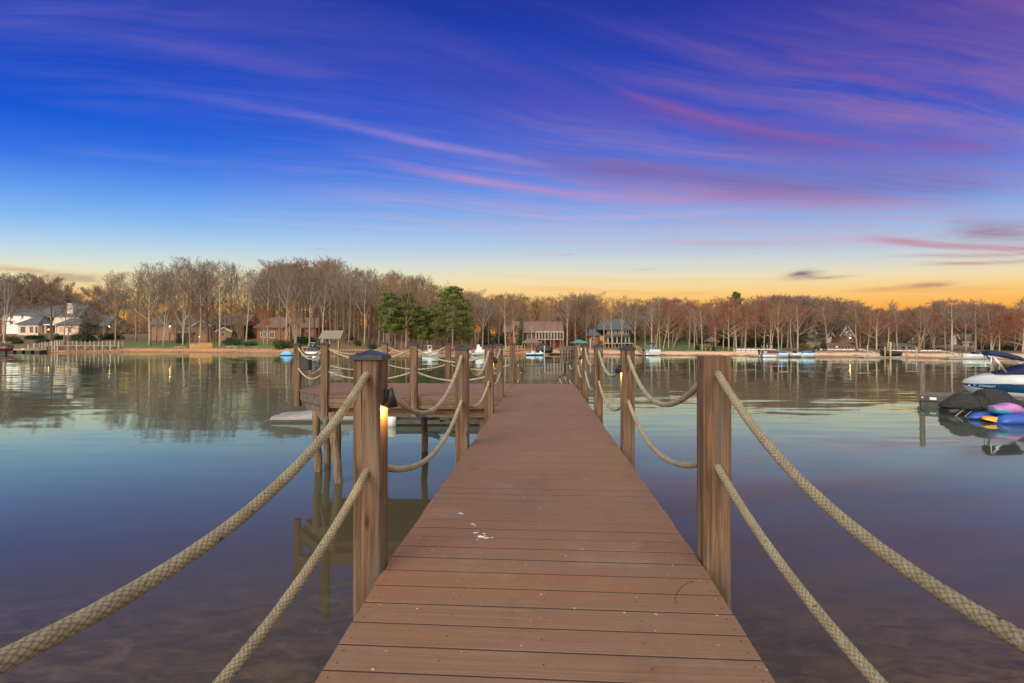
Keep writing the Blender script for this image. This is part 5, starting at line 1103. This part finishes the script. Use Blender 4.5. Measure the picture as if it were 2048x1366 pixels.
def jetski(px,Y,z,label,hm,dm,dirx=1,L=2.,group='jet skis moored on the far shore'):
    o=thing('jet_ski',label,'jet ski',(0,0,0),group); place(o,px,Y,z,dirx); mb=MB(); mb.loft(hull_secs(L,.95,.42,-.1,.5,.3),[1,0,0,0,0,1,1,1,1,1]); part('hull',mb,[M[hm],M[dm]],o,True)
    mb=MB(); S=[]
    for x,zz,hw in ((.2,.5,.2),(.5,.72,.22),(.95,.7,.22),(1.15,.62,.2)): S.append([(x,-hw,.4),(x,-hw*.8,zz),(x,hw*.8,zz),(x,hw,.4)])
    mb.loft(S,None,True,True,False); part('seat',mb,M['black' if dm!='black' else 'rubber'],o,True)
    mb=MB(); mb.loft([[(1.1,-.28,.45),(1.75,-.2,.45),(1.75,.2,.45),(1.1,.28,.45)],[(1.2,-.16,.98),(1.35,-.12,.9),(1.35,.12,.9),(1.2,.16,.98)]],None,True,True,False); mb.tube([(1.2,-.42,1.),(1.25,0,.96),(1.2,.42,1.)],.035,6); part('handlebar_cowl',mb,M[dm],o,True); return o
jetski(1052,103.5,.05,'blue and white jet ski, left one of the pair by the gazebo','toyblue','gelwhite'); jetski(1068,104,.05,'blue and white jet ski, right one of the pair by the gazebo','toyblue','gelwhite')
jetski(925,100,.3,'blue and white jet ski on the dock left of the white cruiser','toyblue','gelwhite',1,1.8); jetski(940,103,.05,'dark blue jet ski moored behind the white cruiser','navy','gelwhite',1,1.5)
runabout(1072,107,.6,3.6,2.2,.75,'boat under a domed black cover beside the gazebo','black','black',1,('black',.9),False)
runabout(1153,103.5,.75,2.,2.,.7,'white boat hanging under the green canopy lift','gelwhite','gelwhite',1,None,True,True)
o=pontoon(1290,103,.1,3.1,2.3,'white pontoon boat with teal seats by the beach stair','gelwhite','black',1); mb=MB(); mb.box(.7,1.6,-.9,.9,1.0,1.35); part('seat',mb,M['teal'],o,True)
car=thing('parked_car','white car parked on the lawn beside the columned porch','car',tuple(at(1281,690,150)))
for nme,zs,mt in (('body',((0,-.9,.9,.35),(.5,-.92,.92,.9)),'white'),('cabin',((.9,-.55,.5,.9),(1.35,-.4,.3,1.4)),'pane')): pass
p=car.location; mb=MB(); mb.prism([(p.x-.95,p.z+.15),(p.x+.95,p.z+.15),(p.x+.95,p.z+.55),(p.x+.7,p.z+.68),(p.x-.75,p.z+.72),(p.x-.95,p.z+.6)],'y',150,151.7); part('body',mb,M['white'],car)
mb=MB(); mb.prism([(p.x-.68,p.z+.72),(p.x+.45,p.z+.69),(p.x+.2,p.z+1.08),(p.x-.45,p.z+1.08)],'y',150.12,151.58); part('cabin',mb,M['pane'],car)
for x in (-.6,.6):
    for y in (150.05,151.65): mb=MB(); mb.tube([(p.x+x,y-.1,p.z+.2),(p.x+x,y+.1,p.z+.2)],.22,12); part('wheel',mb,M['rubber'],car)
pontoon(1522,92,.12,2.7,2.2,'maroon and white pontoon boat at the left end of the moored row','maroon','black',1)
runabout(1553,91.5,.15,2.,1.9,.6,'white boat under a bright blue cover in the moored row','gelwhite','gelwhite',1,('bluecloth',.34),False)
runabout(1598,91.5,.12,1.7,1.8,.55,'grey open boat with a tall outboard in the moored row','floatgrey','gelwhite',-1,None,True,True)
runabout(1625,91,.15,2.4,1.9,.6,'boat under a blue cover with outboard at the right end of the moored row','gelwhite','gelwhite',-1,('bluecloth',.42),True)
runabout(1766,90,.5,3.4,1.7,.42,'dark boat raised on the lift between tan poles','black','black',1,('black',.22),True)
runabout(1975,83,.1,4.1,2.1,.62,'low white sport boat tied to the floating dock','gelwhite','gelwhite',-1,None,False,True,name='sport_boat')

# ---------------------------------------------------------------- moorings on the right: dock, cruiser, jet ski, water toys
dk=thing('wooden_dock','dark wooden floating dock with a white tag beside the blue and white boat','dock',(21,24,0))
a=at(1839,790,23.2); dd=Vector((.777,-.63,0)).normalized(); dn=Vector((.63,.777,0)).normalized()
def dbox(u0,u1,n0,n1,z0,z1,nme,mt): mb=MB(); c=a+dd*(u0+u1)/2+dn*(n0+n1)/2; mb.obox((c.x,c.y,(z0+z1)/2),dd,(u1-u0)/2,dn,(n1-n0)/2,(0,0,1),(z1-z0)/2); part(nme,mb,M[mt],dk)
for i in range(60): dbox(i*.15,i*.15+.143,0,1.7,.44,.50,'plank','greywood') if False else None
dbox(0,9,0,1.7,.42,.50,'deck','greywood'); dbox(-.02,9,-.06,-.004,.22,.47,'fascia','dockdark'); dbox(-.07,-.024,-.06,1.7,.22,.47,'fascia','dockdark')
for i in range(7): dbox(.05+i*1.25,1.2+i*1.25,.02,1.66,-.2,.215,'float','dockdark')
dbox(.36,.60,-.085,-.062,.28,.40,'tag','white'); c=a+dd*.1-dn*.065; mb=MB(); mb.tube([(c.x,c.y,.36),tuple(c.xy-dn.xy*.04)+(.36,)],.045,10); part('light',mb,M['cream'],dk)
pole(1845,724,23.6,'thick weathered grey pile at the left end of the dark dock',.11,'greywood',.03)
# blue and white cruiser, bow to the left
cr=thing('bow_boat','blue and white sport cruiser with a folded navy bimini','boat',(25,25,0))
mb=MB(); S=[]; cy=24.9
for f in (0,.01,.03,.06,.1,.15,.22,.3,.4,.55,.75,1.):
    x=22.02+f*8.5; u=min(1,f/.36); hw=1.22*(1-(1-u)**2.3)**.62+.015
    zt=lerp(.93,1.42,min(1,f/.125)**.6)+ (.05*min(1,max(0,(f-.12)/.3)))
    zb_t=lerp(.88,1.0,min(1,f/.2)); zb_b=lerp(.80,.58,min(1,f/.16)**.8); kz=lerp(.62,-.25,min(1,f/.12)**.7); ch=lerp(.70,.2,min(1,f/.3)**.8)
    xo=lambda z:x+(.0 if f>.2 else (zt-z)*.22*(1-f/.2)*1.2)
    pr=[(hw*.55,zt+.02),(hw*.9,zt-.03),(hw*.985,lerp(zt,zb_t,.5)),(hw,zb_t),(hw*.985,zb_b),(hw*.86,ch),(hw*.5,lerp(ch,kz,.6)),(0,kz)]
    ring=[(xo(z),cy-y,z) for y,z in pr]+[(xo(z),cy+y,z) for y,z in reversed(pr[:-1])]
    S.append(ring)
mm=[0,0,0,1,0,0,0,0,0,0,1,0,0,0,0]
mb.loft(S,mm); part('hull',mb,[M['gelwhite'],M['navy']],cr)
mb=MB(); mb.loft([[(x,cy-1.235,z+.02) for z in (.965,.935)]+[(x,cy-1.19,z+.02) for z in (.935,.965)] for x in (23.6,30.5)]); part('rub_rail',mb,M['chrome'],cr)
mb=MB(); mb.beam((22.9,cy-.7,.25) ,(23.2,cy-.85,.26),.02) 
mb=MB()
for px,py in ((1940,785),(1943.5,785.5)): q=at(px,py,24.05); mb.tube([(q.x,24.0,q.z),(q.x,24.3,q.z)],.035,8)
part('drain_fitting',mb,M['black'],cr); mb=MB(); q=at(1936,772.5,24.35); mb.tube([(q.x,24.2,q.z),(q.x,24.5,q.z)],.035,8); part('bow_eye',mb,M['chrome'],cr)
def txt(s_,size):
    c=bpy.data.curves.new('t','FONT'); c.body=s_; c.size=size; c.extrude=.004; c.shear=.18; c.space_character=1.05; o=bpy.data.objects.new('t',c); C.objects.link(o)
    dg=bpy.context.evaluated_depsgraph_get(); me=bpy.data.meshes.new_from_object(o.evaluated_get(dg)); bpy.data.objects.remove(o); return me
me=txt('STINGRAY',.155); 
q0,q1=at(1956.5,772.5,23.78),at(1987,772.5,23.66); wdt=max(v.co.x for v in me.vertices)
lo=bpy.data.objects.new('lettering',me); C.objects.link(lo); lo.parent=cr; me.materials.append(M['gelwhite']); LET=lo
me2=txt('200',.1); l2=bpy.data.objects.new('lettering',me2); C.objects.link(l2); l2.parent=cr; me2.materials.append(M['gelwhite'])
def hull_y(x,z=.74):                                  # near side of the hull at x
    f=(x-22.02)/8.5; u=min(1,max(0,f)/.36); return cy-(1.22*(1-(1-u)**2.3)**.62+.015)
for o_,xa,xb,zz in ((lo,22.53,23.10,.77),(l2,22.36,22.46,.80)):
    ya,yb=hull_y(xa)-.03,hull_y(xb)-.03; o_.location=(xa-25,ya-25,zz); ww=max(v.co.x for v in o_.data.vertices)
    k=math.hypot(xb-xa,yb-ya)/ww; o_.scale=(k,1.,1); o_.rotation_euler=(PI/2,0,math.atan2(yb-ya,xb-xa))
# canvas, windscreen strip, bimini
mb=MB(); S=[]
for u,h_ in ((1.05,.03),(1.15,.08),(1.35,.10),(1.5,.16),(1.8,.34),(2.2,.46),(3.2,.5),(6.,.45)):
    x=22.02+u; w_=min(1.,u*.8); S.append([(x,cy-w_,1.42),(x,cy-w_*.95,1.42+h_*.45),(x,cy-w_*.5,1.42+h_),(x,cy+w_*.5,1.42+h_),(x,cy+w_*.95,1.42+h_*.45),(x,cy+w_,1.42)])
mb.loft(S); part('cockpit_cover',mb,M['navycloth'],cr)
mb=MB(); S=[]
for i in range(12):
    f=i/11; x=22.02+lerp(.82,2.06,f); z=lerp(2.38,2.1,f**1.35)+.03*math.sin(PI*f); r_=(.17-.06*f+.012*math.sin(f*23))*(.5 if i in(0,11) else 1)
    S.append([(x,cy+yy*.95,z+zz*r_) for yy,zz in ((-1.,-.8),(-1.05,0),(-.92,.75),(-.35,1.05),(.35,1.05),(.92,.75),(1.05,0),(1.,-.8),(.35,-.55),(-.35,-.55))])
mb.loft(S); part('bimini',mb,M['navycloth'],cr)
for sg in (-.95,.95):
    for (u0,z0),(u1,z1) in (((.93,2.28),(.9,1.45)),((.96,2.28),(1.42,1.5)),((1.02,2.26),(1.48,1.5)),((2.02,2.02),(2.45,1.7))):
        mb=MB(); mb.tube([(22.02+u0,cy+sg,z0),(22.02+u1,cy+sg*.9,z1)],.02,8); part('bimini_pole',mb,M['chrome'],cr)
cr.location=Vector((22.42,24.9,0))-Matrix.Rotation(R(-36),3,'Z')@Vector((22.02-25,24.9-25,0)); cr.rotation_euler=(0,0,R(-36))
# covered jet ski
js=thing('covered_jet_ski','jet ski under a black fitted cover on a float by the dark dock','jet ski',(19.3,20.4,0)); mb=MB(); S=[]
prof=[(1884,816,817,.1),(1889,808,818,.3),(1897,801,819,.42),(1906,795,819.5,.5),(1914,789.5,820,.53),(1922,787.3,820,.55),(1930,787.8,820,.56),(1938,790.5,819.5,.57),(1948,793,819,.57),(1957,793.6,819,.56),(1958.5,784,819,.56),(1963,780.8,819,.56),(1970,779.6,819,.55),(1980,779.2,819,.55),(1992,780,818.5,.55),(2002,783,818,.54),(2012,789,817.5,.52),(2022,797,817,.5),(2034,806,816,.42),(2044,812,815,.2)]
for px,yt,yb,hw in prof:
    x=(px-1024)*.0203; zt=EYE+(684-yt)*.0203; zb=EYE+(684-yb)*.0200; h_=zt-zb; fo=.022*math.sin(px*.61)+.018*math.sin(px*.23+1); hw=max(.08,hw+fo); zt+=.012*math.sin(px*.37); S.append([(x,20.3-hw-.03*math.sin(px*.9),zb),(x,20.3-hw*.97,zb+h_*.25),(x,20.3-hw*.72,zb+h_*.68),(x,20.3-hw*.3,zb+h_*.97),(x,20.3,zt),(x,20.3+hw*.3,zb+h_*.97),(x,20.3+hw*.72,zb+h_*.68),(x,20.3+hw*.97,zb+h_*.25),(x,20.3+hw,zb)])
mb.loft(S); JS=S; M['jetcover']=nm('charcoal cover cloth',(.02,.02,.022),(.011,.011,.012),3,(1,1,1.6),rough=.75,bump=.9,bd=.12); part('cover',mb,M['jetcover'],js)
mb=MB(); S=[]
for px,zt,hw in ((1887,.22,.25),(1900,.28,.42),(1960,.3,.5),(2030,.3,.48)): x=(px-1024)*.0203; S.append([(x,20.3-hw,zt),(x,20.3-hw*.8,.0),(x,20.3,-.15),(x,20.3+hw*.8,.0),(x,20.3+hw,zt)])
mb.loft(S); part('hull',mb,M['black'],js)
for px in (1931,1996):                                # hem straps over the cover
    k=[JS[i] for i in range(len(prof)) if prof[i][0]>=px][0]; mb=MB(); mb.tube([Vector(q)+Vector((0,(-.012 if q[1]<20.3 else .012),.012)) for q in k],.012,5); part('cover_strap',mb,M['cap'],js)
mb=MB()
for px in (1896,1915): x=(px-1024)*.0203; mb.tube([(x-.25,19.75,-.05),(x+.25,19.85,.26)],.02,6)
part('tie_strap',mb,M['floatgrey'],js)
def toy(name,label,cat,prof,Y,mats,name2='hull'):
    o=thing(name,label,cat,((prof[0][0]-1024)*Y/1000,Y,0),'water toys moored at the right'); mb=MB(); S=[]
    for px,yt,yb,hw in prof:
        x=(px-1024)*Y/1000; zt=EYE+(684-yt)*Y/1000; zb=EYE+(684-yb)*Y/1000; h_=zt-zb; S.append([(x,Y-hw*.7,zb),(x,Y-hw,zb+h_*.45),(x,Y-hw*.7,zb+h_*.9),(x,Y,zt),(x,Y+hw*.7,zb+h_*.9),(x,Y+hw,zb+h_*.45),(x,Y+hw*.7,zb)])
    mb.loft(S); part(name2,mb,mats,o); return o
toy('kayak','bright blue kayak hull, rear one of the two blue water toys','kayak',[(1937,836,839,.05),(1946,831,841,.2),(1958,826,842,.3),(1975,826,843,.34),(1998,828,843,.34),(2060,828,843,.34)],18.9,M['toyblue'])
o=toy('kayak','bright blue kayak with a yellow panel, front one of the two blue water toys','kayak',[(1992,846,850,.1),(1999,836,851,.28),(2014,831,852,.36),(2030,829.5,852,.38),(2060,829,852,.38),(2100,829,852,.38)],18.0,M['toyblue'])
mb=MB(); Y=18.25; S=[]
for px,yt,yb,hw in ((1966,838,840.5,.06),(1974,835.5,843,.24),(1986,835,845,.3),(1996,836,845.5,.3)):
    x=(px-1024)*Y/1000; zt=EYE+(684-yt)*Y/1000; zb=EYE+(684-yb)*Y/1000; S.append([(x,Y-hw,zb),(x,Y-hw*.7,zt),(x,Y+hw*.7,zt),(x,Y+hw,zb)])
mb.loft(S,None,True,True,False); part('yellow_panel',mb,M['yellow'],o)
m,t,b=newmat('purple and turquoise plastic'); oc=t.coord(); nz=t.noise(oc,1.4,3,.5,.6); zc=t.sep(oc)[2]
t.put(b.inputs['Base Color'],t.ramp(t.math('ADD',nz,t.math('MULTIPLY_ADD',zc,.9,-.42)),[(.3,(.01,.13,.32)),(.46,(.03,.28,.42)),(.56,(.3,.12,.36)),(.72,(.42,.17,.4))])); b.inputs['Roughness'].default_value=.35; M['swirl']=m
toy('kayak','purple and turquoise swirled kayak resting on the blue water toys','kayak',[(1982,813,816,.06),(1984,812.5,826,.2),(1992,812.5,829,.3),(2003,811,830,.36),(2012,807.5,829.5,.37),(2019,807,829,.37),(2026,809,829,.36),(2034,815,829,.34),(2045,820,829,.3),(2075,821,829,.28)],18.4,M['swirl'])
